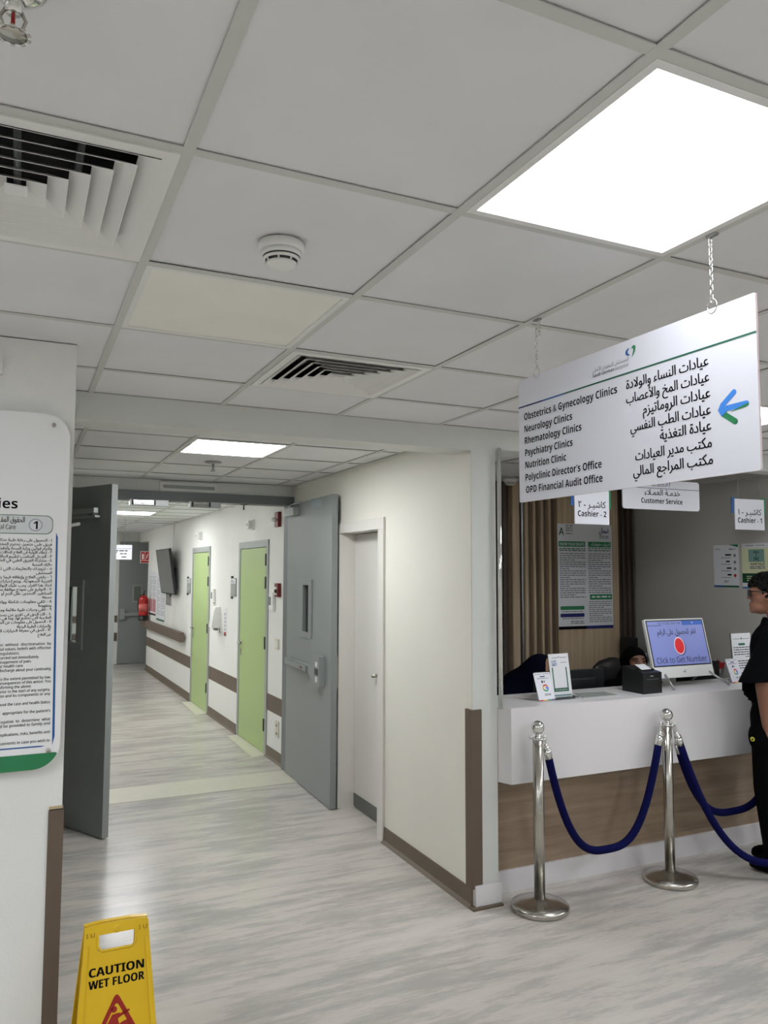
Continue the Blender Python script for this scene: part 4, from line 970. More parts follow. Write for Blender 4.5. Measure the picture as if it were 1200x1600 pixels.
# kiosk all-in-one
t = thing('kiosk_screen', 'white touch screen reading Click to Get Number on the counter', 'screen', place(3.735, 3.02), 0); t.scale = (1.037, 1.037, 1.037)
ang = math.radians(14); T = frame((0, 0, .058), (1, 0, 0), (0, math.sin(ang), math.cos(ang)))
a = MB(); a.prism(rrect(-.252, .252, 0, .372, .008, 3), T @ Matrix.Translation((0, 0, -.02)), .02, WHITE); part(a, 'case', t)
a = MB(); F = T @ Matrix.Translation((0, 0, .0008)); a.flat([(-.245, .07), (.245, .07), (.245, .365), (-.245, .365)], F, BLACK); F2 = T @ Matrix.Translation((0, 0, .0014)); a.flat([(-.236, .078), (.236, .078), (.236, .357), (-.236, .357)], F2, SCREEN)
sc = part(a, 'display', t, 'lit pale blue display')
a = MB(); F3 = T @ Matrix.Translation((0, 0, .0020)); F4 = T @ Matrix.Translation((0, 0, .0026)); F5 = T @ Matrix.Translation((0, 0, .0032))
a.flat([(.06, .329), (.236, .329), (.236, .357), (.06, .357)], F3, SCREENB); a.flat(rrect(.142, .158, .337, .350, .003), F4, SCREEN); a.flat([(-.236, .329), (-.12, .329), (-.12, .332), (-.236, .332)], F3, SCREENI)
a.text('Oct 14 2025, 09:47 AM', F3, SCREENI, -.145, .336, .020, .19, 'L'); a.text('انقر للحصول على الرقم', F3, SCREENI, 0.165, .272, .050, .33, 'R', .01, ar=True, res=3); a.text('Click to Get Number', F3, SCREENI, 0, .092, .050, .425, 'C', .004, res=3)
a.flat(arc(.005, .192, .048, .058, 0, 360, 28), F3, mat('screen ring shade', (70, 74, 130), .4, emit=.04)); a.flat(arc(0, .197, .044, .056, 0, 360, 28), F4, mat('screen ring', (225, 205, 215), .4, emit=.08)); a.flat(arc(0, .197, .038, .049, 0, 360, 28), F5, SCREENR); a.flat(arc(0, .2605, .006, .004, 0, 360, 10), F4, SCREENI)
part(a, 'screen_print', sc, 'Arabic and English words with a red round button')
a = MB(); a.box(-.006, .006, -.0, .001, .1, .103, BLACK); a.flat([(-.01, .03), (.01, .03), (.01, .036), (-.01, .036)], F, GREYF); part(a, 'badge', t)
for s, xx in ((-1, -.17), (1, .22)):
    a = MB(); ax = xx * .9
    a.tube([(ax, .04, .10), (xx + .05 * (1 if s > 0 else -.6), -.10, .006)], .0075, ALU, 8); a.tube([(ax, .04, .10), (xx - .01, .15, .006)], .0075, ALU, 8); part(a, 'foot', t)
# tall acrylic notice at the right
t = thing('sign_holder', 'tall white printed notice in a clear stand behind the right review card', 'sign holder', place(4.345, 3.08), .04)
a = MB(); a.box(-.105, .105, -.03, .05, 0, .006, GLASS); part(a, 'base', t)
T = frame((0, 0, .006), (1, 0, 0), (0, .07, .9975)); a = MB(); a.prism([(-.098, 0), (.098, 0), (.098, .315), (-.098, .315)], T, .003, PAPER); sh = part(a, 'sheet', t)
a = MB(); F = T @ Matrix.Translation((0, 0, .0036)); a.flat(rrect(-.034, .034, .232, .247, .006), F, PGREEND); a.lines(F, -.085, -.01, (.275,), .004, INKG, seed=1); a.lines(F, .01, .085, (.275,), .004, INKG, seed=2); a.flat(arc(0, .279, .008, .008, 0, 360, 12), F, INKG)
a.lines(F, -.085, .085, [.215 - .016 * k for k in range(4)], .0055, INK, seed=3); a.lines(F, .03, .085, (.15,), .005, INK, seed=4); a.lines(F, -.085, .085, [.122 - .016 * k for k in range(4)], .0055, INK, seed=5); a.lines(F, -.03, .05, (.04,), .005, INK, seed=6); a.flat([(-.09, .004), (.09, .004), (.09, .02), (-.09, .02)], F, PGREEND); part(a, 'print', sh)
a = MB(); a.prism([(-.104, 0), (.104, 0), (.104, .32), (-.104, .32)], T @ Matrix.Translation((0, 0, -.004)), .0035, GLASS); part(a, 'acrylic_back', t)

# monitors seen from behind, on the lower work top
for x0, x1, y, z0, z1, lab in ((2.90, 3.30, 3.24, .99, 1.165, 'black monitor seen from behind, in front of the stooping clerk'), (3.98, 4.32, 3.30, .98, 1.150, 'black monitor seen from behind, right of the kiosk screen')):
    pass
def monitor(x0, x1, y, z1, lab):
    xc = (x0 + x1) / 2; h = (x1 - x0) / 2; t = thing('computer_monitor', lab, 'monitor', (xc, y, .76), 0, 'monitors behind the counter')
    a = MB(); a.box(-h, h, 0, .03, z1 - .76 - .30, z1 - .76, BLACK, .005); a.box(-h * .7, h * .7, -.02, 0, z1 - .76 - .26, z1 - .76 - .05, BLACK, .012); part(a, 'case', t)
    a = MB(); a.box(-h + .01, h - .01, .03, .032, z1 - .76 - .285, z1 - .76 - .012, SCREEN if False else TVBLK); part(a, 'screen', t)
    a = MB(); a.box(-.03, .03, -.03, -.0, 0.012, .22, BLACK); a.box(-.11, .11, -.09, .09, 0, .012, BLACK, .003); part(a, 'stand', t)
monitor(2.735, 3.285, 3.29, 1.158, 'black monitor seen from behind, in front of the stooping clerk')
monitor(4.02, 4.42, 3.36, 1.150, 'black monitor seen from behind, right of the kiosk screen')

# notices on the booth walls
t = thing('wall_poster', 'tall grey know your rights poster on the pale wood panel', 'poster', (4.025, 4.365, 1.75), 0)
P4 = frame((0, 0, 0), (1, 0, 0), (0, 0, 1)); a = MB(); a.box(-.285, .285, -.004, 0, -.425, .445, PAPERG); part(a, 'sheet', t)
a = MB(); F = Matrix.Translation((0, -.0046, 0)) @ P4; F2 = Matrix.Translation((0, -.0052, 0)) @ P4
a.text('A', F, INK, -.27, .35, .085, .05, 'L', .01); a.lines(F, -.20, -.13, (.425, .405, .385, .36), .009, INKG, seed=1); a.text('ضمان', F, PNAVY, .25, .375, .07, .10, 'R', .02, ar=True); a.lines(F, .15, .25, (.345, .33), .008, INKG, seed=2)
a.flat([(-.275, .255), (.0, .255), (.0, .30), (-.275, .30)], F, PGREEN); a.text('KNOW YOUR RIGHTS', F2, PAPER, -.262, .265, .033, .25, 'L', .015); a.flat([(.03, .255), (.272, .255), (.272, .30), (.03, .30)], F, PGREEN); a.text('اعـرف حقوقـك', F2, PAPER, .26, .268, .036, .2, 'R', .01, ar=True)
a.lines(F, -.27, .0, (.235, .22), .008, PGREEND, seed=3); a.lines(F, .03, .27, (.24, .222), .008, PGREEND, seed=4)
a.lines(F, -.265, .0, [.195 - .018 * k for k in range(21)], .0075, INKG, seed=5, ragged=True); a.lines(F, .03, .27, [.195 - .018 * k for k in range(19)], .0075, INKG, seed=6, ragged=True)
a.flat([(.04, -.235 + .05), (.275, -.235 + .05), (.275, -.14), (.04, -.14)], F, PGREEN) ; a.lines(F2, .06, .26, (-.168,), .014, PAPER, seed=31)
a.lines(F, .03, .272, [-.205 - .0165 * k for k in range(11)], .007, INKG, seed=7, ragged=True)
a.flat([(-.265, -.265), (-.02, -.265), (-.02, -.235), (-.265, -.235)], F, PGREEN); a.flat([(-.265, -.325), (-.02, -.325), (-.02, -.295), (-.265, -.295)], F, PNAVY); a.lines(F, -.25, -.03, (-.283, -.34), .007, INKG, seed=8); a.lines(F, -.16, -.02, (-.365, -.38), .008, INKG, seed=10)
a.flat([(-.285, -.425), (.0, -.425), (.0, -.40), (-.285, -.40)], F, INK); a.flat([(0, -.425), (.285, -.425), (.285, -.40), (0, -.40)], F, PNAVY); part(a, 'print', t, 'green headed columns of small print')
PX = frame((0, 0, 0), (0, -1, 0), (0, 0, 1))
t = thing('wall_notice', 'pale notice with contact numbers on the grey booth wall, the left one', 'notice', (4.6, 3.43, 1.845), 0, 'notices on the grey booth wall')
a = MB(); a.box(-.003, 0, -.115, .115, -.16, .16, PAPERG); part(a, 'sheet', t)
a = MB(); F = Matrix.Translation((-.0036, 0, 0)) @ PX; a.flat([(-.115, -.16), (-.02, -.16), (-.02, -.147), (-.115, -.147)], F, PBLUED); a.flat([(-.02, -.16), (.115, -.16), (.115, -.147), (-.02, -.147)], F, PGREEND); a.flat([(.03, .16), (.115, .16), (.115, .14)], F, PGREEN)
for k in range(4): a.lines(F, -.005 + .006 * k, .05, (.078 - .05 * k,), .011, INK, seed=k + 20); a.lines(F, -.045, .045, (.06 - .05 * k,), .005, INKG, seed=k); a.flat(arc(.083, .078 - .05 * k, .012, .012, 0, 300, 10), F, INKG if k < 3 else RED)
a.text('937', F, INK, .0, -.128, .026, .04, 'C', .02); a.lines(F, -.095, -.05, (.125,), .006, INKG, seed=9); a.lines(F, .03, .09, (.122,), .008, INKG, seed=10); part(a, 'print', t)
t = thing('wall_notice', 'cream and green notice with a palm emblem, above the man', 'notice', (4.6, 3.165, 1.845), 0, 'notices on the grey booth wall')
a = MB(); a.box(-.003, 0, -.118, .118, -.165, .165, CREAMP); part(a, 'sheet', t)
a = MB(); F = Matrix.Translation((-.0036, 0, 0)) @ PX; F2 = Matrix.Translation((-.0042, 0, 0)) @ PX; a.flat([(-.118, .13), (.118, .13), (.118, .165), (-.118, .165)], F, PAPERG); a.flat([(-.118, -.165), (.118, -.165), (.118, -.125), (-.118, -.125)], F, PAPERG); a.flat([(-.118, -.125), (.118, -.125), (.118, -.055), (-.118, -.055)], F, mat('deep green print', (18, 74, 44), .5)); a.lines(F2, -.08, .1, (-.08, -.095, -.11), .006, CREAMP, seed=4)
a.flat([(-.06, .03), (.075, .03), (.075, .12), (-.06, .12)], F, mat('sage print', (128, 164, 156), .5))
pg = mat('emblem green', (22, 62, 54), .5)
a.flat([(.004, .06), (.010, .06), (.009, .095), (.005, .095)], F2, pg)
for q in range(7):
    g = math.radians(20 + q * 23.3); a.flat([(.007, .093), (.007 + .024 * math.cos(g - .15), .093 + .018 * math.sin(g) + .002), (.007 + .03 * math.cos(g), .093 + .02 * math.sin(g) - .004)], F2, pg)
for s in (-1, 1): a.flat([(.007 - s * .026, .058), (.007 + s * .0, .046), (.007 + s * .026, .036), (.007 + s * .024, .041), (.007, .052), (.007 - s * .022, .064)], F2, pg)
a.text('النيابة العامة', F2, INK, .075, .006, .034, .12, 'R', .012, ar=True, res=1); a.lines(F2, -.05, .08, (-.01, -.022), .008, INKG, seed=5); a.lines(F2, -.08, -.01, (.146,), .005, INKG, seed=6); a.lines(F2, .01, .08, (.146,), .005, INKG, seed=7); a.flat([(-.118, -.165), (.0, -.165), (.0, -.155), (-.118, -.155)], F2, PBLUED); part(a, 'print', t)

# hanging cashier signs under the beam
def wires(t, xs, z0, z1):
    for x in xs:
        a = MB(); a.cyl((x, 0, z0), (x, 0, z1), .002, ALU, n=6); part(a, 'hanger', t)
t = thing('hanging_sign', 'white customer service sign with rounded corners hanging over the counter', 'sign', (3.645, 3.1, 2.215), -.02)
a = MB(); a.prism(rrect(-.335, .335, 0, .20, .02, 5), Matrix.Translation((0, .008, 0)) @ P4, .008, WHITEG); part(a, 'panel', t)
a = MB(); F = Matrix.Translation((0, -.0007, 0)) @ P4; a.text('خدمـة العمـلاء', F, INK, .16, .098, .055, .31, 'R', .014, ar=True); a.text('Customer Service', F, INK, 0.0, .042, .047, .36, 'C', -.004, heavy=True); a.flat([(-.335, .142), (.335, .142), (.335, .1455), (-.335, .1455)], F, PNAVY); heart(a, F, .06, .175, .03, PBLUED, PGREEN); a.lines(F, -.09, .04, (.158, .168), .006, INKG, seed=2); part(a, 'lettering', t, 'black customer service words in Arabic and English')
wires(t, (-.28, .28), .2, BZ - 2.215)
for x, lab, ar_s, en_s, w in ((2.98, 'small white cashier two sign hanging over the counter', 'كاشيـر - ٢', 'Cashier - 2', .272), (4.375, 'small white cashier one sign hanging near the grey booth wall', 'كاشيـر - ١', 'Cashier - 1', .272)):
    t = thing('hanging_sign', lab, 'sign', (x, 3.02, 2.095), 0 if x < 4 else -.05, 'cashier number signs')
    hgt = .215; a = MB(); a.prism([(-w / 2, 0), (w / 2, 0), (w / 2, hgt), (-w / 2, hgt)], Matrix.Translation((0, .004, 0)) @ P4, .008, WHITEG); part(a, 'panel', t)
    a = MB(); a.box(-w / 2 - .022, -w / 2 + .03, .004, .009, .115, .225, PBLUED); part(a, 'blue_tab', t); a = MB(); a.box(w / 2 - .03, w / 2 + .022, .004, .009, .10, .225, PGREEN); part(a, 'green_tab', t)
    a = MB(); F = Matrix.Translation((0, -.0048, 0)) @ P4; a.text(ar_s, F, INK, .108, .105, .058, .215, 'R', .014, ar=True); a.text(en_s, F, INK, 0, .048, .05, .225, 'C', -.004, heavy=True); part(a, 'lettering', t)
    wires(t, (-.1, .1), hgt, BZ - 2.095)

# clutter behind the counter
a = MB(); a.box(4.29, 4.595, 4.03, 4.38, 0, 1.06, GREYL, .004)
t = thing('cabinet', 'low pale cabinet against the fluted wall behind the veiled clerk', 'cabinet', (0, 0, 0)); part(a, 'body', t)
a = MB()
for z in (.05, .56): a.box(4.30, 4.585, 4.018, 4.03, z, z + .48, WHITE, .003)
part(a, 'door', t)
a = MB(); a.box(0, .1, 0, .1, 0, .19, BLACK, .006); tag(a.obj('black_box', None, (4.345, 4.22, 1.0605)), 'black box on the pale cabinet below the wood panel edge', 'box')
a = MB(); a.box(0, .085, 0, .06, 0, .075, WHITE, .014, seg=3); a.box(.035, .06, -.003, 0, .02, .05, BLACK); tag(a.obj('white_device', None, (4.335, 4.09, 1.0605)), 'small white plastic device in front of the black box', 'device')

def blobmesh(prims, voxel, smooth=6, sub=0):
    """closed capsules and ellipsoids fused into one continuous surface"""
    m = MB(); d = CLOTHB
    for q in prims:
        if q[0] == 'c':
            _, p0, p1, r0, r1 = q; m.cyl(p0, p1, r0, d, r1, 16); m.ball(p0, r0, d, 16); m.ball(p1, r1, d, 16)
        else:
            _, c, r, rot = q; bm = bmesh.new(); bmesh.ops.create_uvsphere(bm, u_segments=24, v_segments=14, radius=1)
            T = Matrix.Translation(c) @ (rot or Matrix.Identity(4)) @ Matrix.Diagonal((*r, 1)); m.bm_add(bm, d, True, T)
    o = m.obj('tmp'); r = o.modifiers.new('r', 'REMESH'); r.mode = 'VOXEL'; r.voxel_size = voxel
    if smooth: s = o.modifiers.new('s', 'SMOOTH'); s.factor = .5; s.iterations = smooth
    dg = bpy.context.evaluated_depsgraph_get(); ev = o.evaluated_get(dg); me = ev.to_mesh()
    vs = [v.co.copy() for v in me.vertices]; fs = [tuple(p.vertices) for p in me.polygons]; ev.to_mesh_clear(); bpy.data.objects.remove(o)
    return vs, fs
def blob(prims, voxel, m, smooth=6):
    vs, fs = blobmesh(prims, voxel, smooth); return MB().add(vs, fs, m, True)
def E(c, r, rot=None): return ('e', c, r, rot)
def K(p0, p1, r0, r1): return ('c', p0, p1, r0, r1)

rg = random.Random(3)
a = blob([E((0, 0, .12), (.09, .07, .13)), K((-.05, 0, .2), (-.13, .01, .46), .03, .012), K((.03, 0, .22), (.09, 0, .36), .05, .02), E((.05, -.01, .3), (.07, .05, .06)), K((-.02, 0, .22), (.0, .02, .4), .04, .03)], .012, mat('thin white plastic', (222, 218, 214), .35), 3)
t = thing('plastic_bag', 'crumpled white plastic bag with red print behind the right monitor', 'bag', (4.47, 3.52, .76)); part(a, 'bag', t)
a = MB(); a.flat([(.02, .33), (.05, .39), (.09, .36), (.13, .36), (.12, .32), (.04, .31)], Matrix.Translation((-.02, -.068, 0)) @ P4, RED); part(a, 'print', t, 'red print')
a = blob([E((.0, 0, .1), (.06, .06, .11)), K((-.03, 0, .05), (.04, 0, .19), .05, .03)], .012, mat('translucent grey film', (150, 150, 158), .3), 3)
a.box(.01, .05, -.075, -.06, .1, .15, PNAVY)
tag(a.obj('wrapped_roll', None, (4.52, 4.12, 1.061)), 'pale wrapped roll with a blue mark behind the veiled clerk', 'package')

# ------------------------------------------------------------------ chairs of the clerks
def chair(x, y, rz, lab, top):
    t = thing('office_chair', lab, 'chair', (x, y, 0), rz, 'black chairs of the clerks')
    a = blob([E((0, 0, .39), (.25, .24, .05))], .02, LEATHER, 4); part(a, 'seat', t)
    a = blob([E((0, .26, top - .30), (.24, .05, .30)), E((0, .27, top - .12), (.21, .05, .12))], .02, LEATHER, 4); part(a, 'backrest', t)
    a = MB(); a.tube([(0, .12, .37), (0, .28, .40), (0, .30, .62)], .022, BLACK, 8); part(a, 'back_support', t)
    a = MB(); a.cyl((0, 0, .08), (0, 0, .37), .028, STEEL); part(a, 'gas_column', t)
    for k in range(5):
        g = 2 * PI * k / 5; a = MB(); c, s = math.cos(g), math.sin(g); a.tube([(0, 0, .09), (.28 * c, .28 * s, .07)], .02, BLACK, 8); a.ball((.28 * c, .28 * s, .03), .03, BLACK, 12); part(a, 'leg', t)
    return t
chair(4.03, 3.80, .0, 'black leather office chair of the veiled clerk, its back rising left of her head', 1.125)
chair(2.98, 3.84, .25, 'dark chair behind the stooping clerk by the counter post', 1.06)

# ------------------------------------------------------------------ people
# clerk at the left, stooping in a dark navy veil
t0 = blob([E((0, -.05, .60), (.19, .17, .14)), K((0, -.02, .60), (.02, -.06, .92), .16, .15), E((.05, -.16, 1.10), (.085, .10, .115)), K((.02, -.08, .98), (.04, -.13, 1.05), .06, .06),
           K((-.16, -.05, .93), (-.20, -.28, .79), .055, .04), K((-.20, -.28, .79), (.05, -.36, .82), .04, .03), K((.19, -.05, .93), (.26, -.2, .80), .055, .04), K((.26, -.2, .80), (.20, -.29, .95), .04, .026),
           E((.195, -.295, .985), (.022, .03, .038)),
           K((.19, -.30, 1.0), (.165, -.285, 1.055), .0085, .0065), K((.205, -.305, 1.005), (.182, -.295, 1.07), .0085, .0065), K((.22, -.305, 1.0), (.20, -.30, 1.062), .008, .006), K((.232, -.30, .99), (.218, -.30, 1.045), .0075, .006), K((.185, -.28, .97), (.155, -.26, 1.01), .010, .007),
           K((-.09, -.1, .56), (-.1, -.48, .55), .09, .065), K((.09, -.1, .56), (.1, -.48, .55), .09, .065), K((-.1, -.48, .55), (-.1, -.42, .1), .065, .045), K((.1, -.48, .55), (.1, -.42, .1), .065, .045), E((-.1, -.47, .05), (.045, .12, .045)), E((.1, -.47, .05), (.045, .12, .045)),
           E((.075, -.26, 1.07), (.014, .02, .02)), E((.045, -.255, 1.10), (.02, .012, .01)), E((.1, -.25, 1.10), (.02, .012, .01)), E((.07, -.25, 1.03), (.025, .01, .008))], .009, SKINL, 4)
p = t0.obj('person', None, (2.98, 3.72, 0), 0.0); tag(p, 'clerk in a dark navy veil stooping behind the counter, fingers at the face', 'person', 'clerks behind the counter')
veil = blob([E((.03, -.10, 1.105), (.118, .135, .130)), K((.02, -.06, 1.06), (-.02, .02, .94), .14, .19), E((-.04, .0, .90), (.25, .18, .16)), K((-.15, -.03, .93), (-.20, -.27, .80), .085, .065), K((-.20, -.27, .80), (-.02, -.35, .82), .065, .05), K((.16, -.03, .93), (.26, -.19, .81), .085, .06), K((.26, -.19, .81), (.215, -.27, .95), .06, .045),
             E((0, -.05, .62), (.21, .19, .17)), K((0, 0, .62), (0, -.03, .9), .18, .17), K((-.09, -.1, .56), (-.1, -.46, .56), .11, .09), K((.09, -.1, .56), (.1, -.46, .56), .11, .09), K((0, -.44, .52), (0, -.42, .12), .16, .18)], .016, CLOTHN, 5)
part(veil, 'veil', p, 'dark navy veil and gown')

# clerk at the right, black veil with the eyes showing
HX, HZ = 0.0, 1.128
head = [E((0, -.02, HZ), (.076, .092, .108)), E((0, -.045, HZ - .055), (.055, .06, .06)), K((0, -.108, HZ + .008), (0, -.122, HZ - .022), .010, .016), E((0, -.1, HZ - .055), (.026, .014, .008)), E((-.033, -.096, HZ + .030), (.026, .012, .008)), E((.033, -.096, HZ + .030), (.026, .012, .008)),
        E((-.04, -.088, HZ - .018), (.026, .02, .018)), E((.04, -.088, HZ - .018), (.026, .02, .018))]
body = head + [K((0, 0, HZ - .1), (0, .01, .98), .052, .06), K((0, .02, .60), (0, .01, .90), .16, .15), K((-.17, .01, .93), (-.22, -.12, .74), .055, .042), K((-.22, -.12, .74), (-.12, -.33, .80), .042, .03), K((.17, .01, .93), (.22, -.12, .74), .055, .042), K((.22, -.12, .74), (.12, -.33, .80), .042, .03)]
for s in (-1, 1):
    body += [E((s * .10, -.37, .80), (.038, .045, .016))] + [K((s * (.10 - .028 + .018 * k), -.40, .80), (s * (.10 - .03 + .02 * k), -.455 - (.012, .02, .016, 0)[k], .785), .009, .0075) for k in range(4)] + [K((s * .075, -.36, .80), (s * .045, -.40, .79), .010, .008)]
    body += [K((s * .09, 0, .56), (s * .1, -.36, .55), .09, .065), K((s * .1, -.36, .55), (s * .1, -.34, .1), .065, .045), E((s * .1, -.39, .05), (.045, .12, .045))]
p = blob(body, .008, SKIN, 3).obj('person', None, (3.935, 3.72, 0), -.30); tag(p, 'seated clerk in a black face veil, only the eyes showing above the printer', 'person', 'clerks behind the counter')
# veil: shell around head with an opening left for the eyes (upper cowl + lower face cover)
vs, fs = blobmesh([E((0, .0, HZ + .004), (.098, .112, .113)), K((0, .03, HZ - .08), (0, .03, .98), .085, .12), E((0, .02, .92), (.235, .14, .10))], .006, 8)
cut = []
for f_ in fs:
    c = sum((vs[i] for i in f_), Vector()) / len(f_)
    if c.y < -.03 and (c.x / .068) ** 2 + ((c.z - HZ - .005) / .052) ** 2 < 1: continue
    cut.append(f_)
v = MB().add(vs, cut, CLOTHB, True); part(v, 'veil', p, 'black veil framing the eyes')
v = blob([E((0, -.048, HZ - .075), (.078, .078, .048)), E((0, -.04, HZ - .12), (.075, .06, .06))], .009, CLOTHB, 4); part(v, 'face_cover', p)
v = blob([K((0, .03, .62), (0, .02, .90), .18, .165), K((-.17, .01, .93), (-.22, -.12, .74), .075, .06), K((-.22, -.12, .74), (-.13, -.31, .80), .06, .045), K((.17, .01, .93), (.22, -.12, .74), .075, .06), K((.22, -.12, .74), (.13, -.31, .80), .06, .045), K((-.09, 0, .56), (-.1, -.36, .56), .11, .09), K((.09, 0, .56), (.1, -.36, .56), .11, .09), K((0, -.34, .52), (0, -.32, .12), .15, .17)], .016, CLOTHB, 5); part(v, 'gown', p)
v = MB()
for s in (-1, 1):
    v.ball((s * .033, -.107, HZ + .010), .011, mat('eye white', (170, 160, 152), .4), 14, (1.3, .5, .42)); v.ball((s * .033, -.1105, HZ + .010), .0055, BLACK, 10, (1, .6, .82)); v.tube([(s * .017, -.1105, HZ + .012), (s * .033, -.1125, HZ + .0165), (s * .050, -.106, HZ + .0125)], .0018, HAIR, 6)
part(v, 'eyes', p, 'dark eyes')
v = MB()
for s in (-1, 1): v.tube([(s * .015, -.1095, HZ + .030), (s * .036, -.108, HZ + .036), (s * .058, -.095, HZ + .030)], [.0028, .0034, .0015], HAIR, 6)
part(v, 'eyebrows', p)

# man at the right, facing the counter, hand in pocket
def hd(x, y, z): return (x, y, z)
HC = 1.655
man = [E((0, 0, HC + .01), (.092, .074, .105)), E((.035, 0, HC - .065), (.058, .052, .055)), K((.086, 0, HC + .014), (.104, 0, HC - .020), .006, .0105), E((.088, 0, HC - .055), (.014, .024, .008)), E((.086, 0, HC - .068), (.013, .022, .008)), E((.078, 0, HC - .098), (.022, .024, .018)),
       E((.082, .0, HC + .035), (.014, .045, .010)), E((-.008, .078, HC - .005), (.018, .009, .032)), E((-.008, -.078, HC - .005), (.018, .009, .032)),
       K((-.02, 0, HC - .07), (-.03, 0, 1.44), .056, .062), K((-.02, 0, 1.02), (-.02, 0, 1.36), .125, .14), K((-.02, .10, 1.40), (-.02, -.10, 1.40), .085, .085), E((-.02, 0, .96), (.13, .17, .12)),
       K((-.015, .205, 1.39), (.06, .235, 1.12), .055, .042), K((.06, .235, 1.12), (.045, .205, .88), .043, .029), K((-.015, -.205, 1.39), (-.03, -.24, 1.12), .055, .042), K((-.03, -.24, 1.12), (-.02, -.215, .87), .043, .029)]
for s in (-1, 1):
    hx_, hz_ = (.045, .83) if s > 0 else (-.02, .82)
    man += [E((hx_, s * .205, hz_), (.042, .018, .048))] + [K((hx_ - .026 + .018 * k, s * .205, hz_ - .035), (hx_ - .02 + .017 * k, s * .198, hz_ - .098 - (.0, .012, .01, -.01)[k]), .0095, .008) for k in range(4)] + [K((hx_ + .035, s * .205, hz_ - .005), (hx_ + .055, s * .2, hz_ - .05), .011, .009)]
    man += [K((-.01, s * .09, .92), (.0, s * .10, .50), .088, .06), K((0, s * .10, .50), (-.02, s * .10, .10), .06, .04), E((.035, s * .10, .045), (.115, .042, .045))]
FA = math.atan2(.80, -.60)
HEADF = .035     # the head is carried a little forward of the shoulders
man = [((q[0], (q[1][0] + HEADF, *q[1][1:]), *q[2:]) if q[0] == 'e' else (q[0], (q[1][0] + HEADF, *q[1][1:]), (q[2][0] + HEADF, *q[2][1:]), *q[3:])) if q[1][2] > 1.55 and (q[0] == 'e' or q[2][2] > 1.5) else q for q in man]
p = blob(man, .0085, SKIN, 3).obj('person', None, (4.005, 2.56, 0), FA); tag(p, 'man in black T-shirt and trousers with sunglasses at the counter, hand in pocket', 'person')
vs, fs = blobmesh([K((-.025, 0, .98), (-.025, 0, 1.34), .165, .165), E((-.02, 0, 1.18), (.155, .172, .26)), K((-.02, .13, 1.405), (-.02, -.13, 1.405), .085, .085), K((-.015, .20, 1.385), (.085, .25, 1.10), .085, .118), K((-.015, -.20, 1.385), (-.03, -.25, 1.10), .085, .115), K((-.005, 0, 1.42), (.0, 0, 1.475), .08, .074)], .012, 4)
bm = bmesh.new(); bv = [bm.verts.new(q) for q in vs]
for f_ in fs: bm.faces.new([bv[i] for i in f_])
for pz, tilt in ((1.160, .10), (.90, 0), (1.505, -.25)):      # clean cuts at the sleeve hems, the shirt hem and the neckline
    bmesh.ops.bisect_plane(bm, geom=bm.verts[:] + bm.edges[:] + bm.faces[:], plane_co=(0, 0, pz), plane_no=Vector((tilt, 0, 1)).normalized())
def cut_away(c): return (abs(c.y) > .182 and c.z + .10 * c.x < 1.160) or c.z < .90 or c.z - .25 * c.x > 1.505
bmesh.ops.delete(bm, geom=[f_ for f_ in bm.faces if cut_away(f_.calc_center_median())], context='FACES')
bm.verts.index_update(); vs = [q.co.copy() for q in bm.verts]; keep = [[q.index for q in f_.verts] for f_ in bm.faces]; bm.free()
sh = MB().add(vs, keep, CLOTHB, True)      # sleeves, hem and neck left open
part(sh, 't_shirt', p, 'loose black T-shirt')
tr = blob([E((-.01, 0, .96), (.145, .185, .12)), K((.02, .095, .93), (.03, .105, .50), .125, .108), K((.0, -.095, .93), (.0, -.105, .50), .118, .100), K((.03, .105, .50), (.0, .105, .09), .108, .088), K((0, -.105, .50), (-.025, -.105, .09), .098, .08), E((.08, .175, .81), (.075, .055, .10))], .013, CLOTHB, 4); part(tr, 'trousers', p, 'wide black trousers')
hr = MB()
hr.ball((-.006 + HEADF, 0, HC + .032), 1, HAIR, 24, (.095, .080, .098))
capf = [(f, m_, s_) for f, m_, s_ in zip(hr.f, hr.fm, hr.fs) if not any((hr.v[i].x - HEADF > .02 and hr.v[i].z < HC + .055) or hr.v[i].z < HC - .03 for i in f)]
hr.f = [q[0] for q in capf]; hr.fm = [q[1] for q in capf]; hr.fs = [q[2] for q in capf]
for k in range(900):
    g = rg.uniform(0, 2 * PI); e = math.asin(rg.uniform(-.35, 1)); d = Vector((math.cos(g) * math.cos(e), math.sin(g) * math.cos(e), math.sin(e)))
    if d.x > .40 and d.z < .26: continue
    if d.x > -.02 and d.z < .06: continue
    c = Vector((d.x * .103 - .004 + HEADF, d.y * .087, d.z * .110 + HC + .030)); bm = bmesh.new(); bmesh.ops.create_icosphere(bm, subdivisions=1, radius=rg.uniform(.007, .013)); hr.bm_add(bm, HAIR, True, Matrix.Translation(c))
part(hr, 'hair', p, 'short curly black hair')
sg = MB(); GX = HEADF
for s in (-1, 1): sg.box(.084 + GX, .102 + GX, s * .036 - .028, s * .036 + .028, HC - .008, HC + .034, BLACK, .006); sg.tube([(.09 + GX, s * .066, HC + .026), (.05 + GX, s * .080, HC + .024), (-.012 + GX, s * .086, HC + .02), (-.03 + GX, s * .082, HC + .004)], .0035, BLACK, 6)
sg.box(.094 + GX, .102 + GX, -.012, .012, HC + .012, HC + .022, BLACK); part(sg, 'sunglasses', p, 'black sunglasses')
for s in (-1, 1):
    so = blob([E((.04, s * .105, .05), (.135, .05, .05)), E((.04, s * .105, .03), (.14, .054, .03))], .012, CLOTHB, 3); part(so, 'shoe', p)
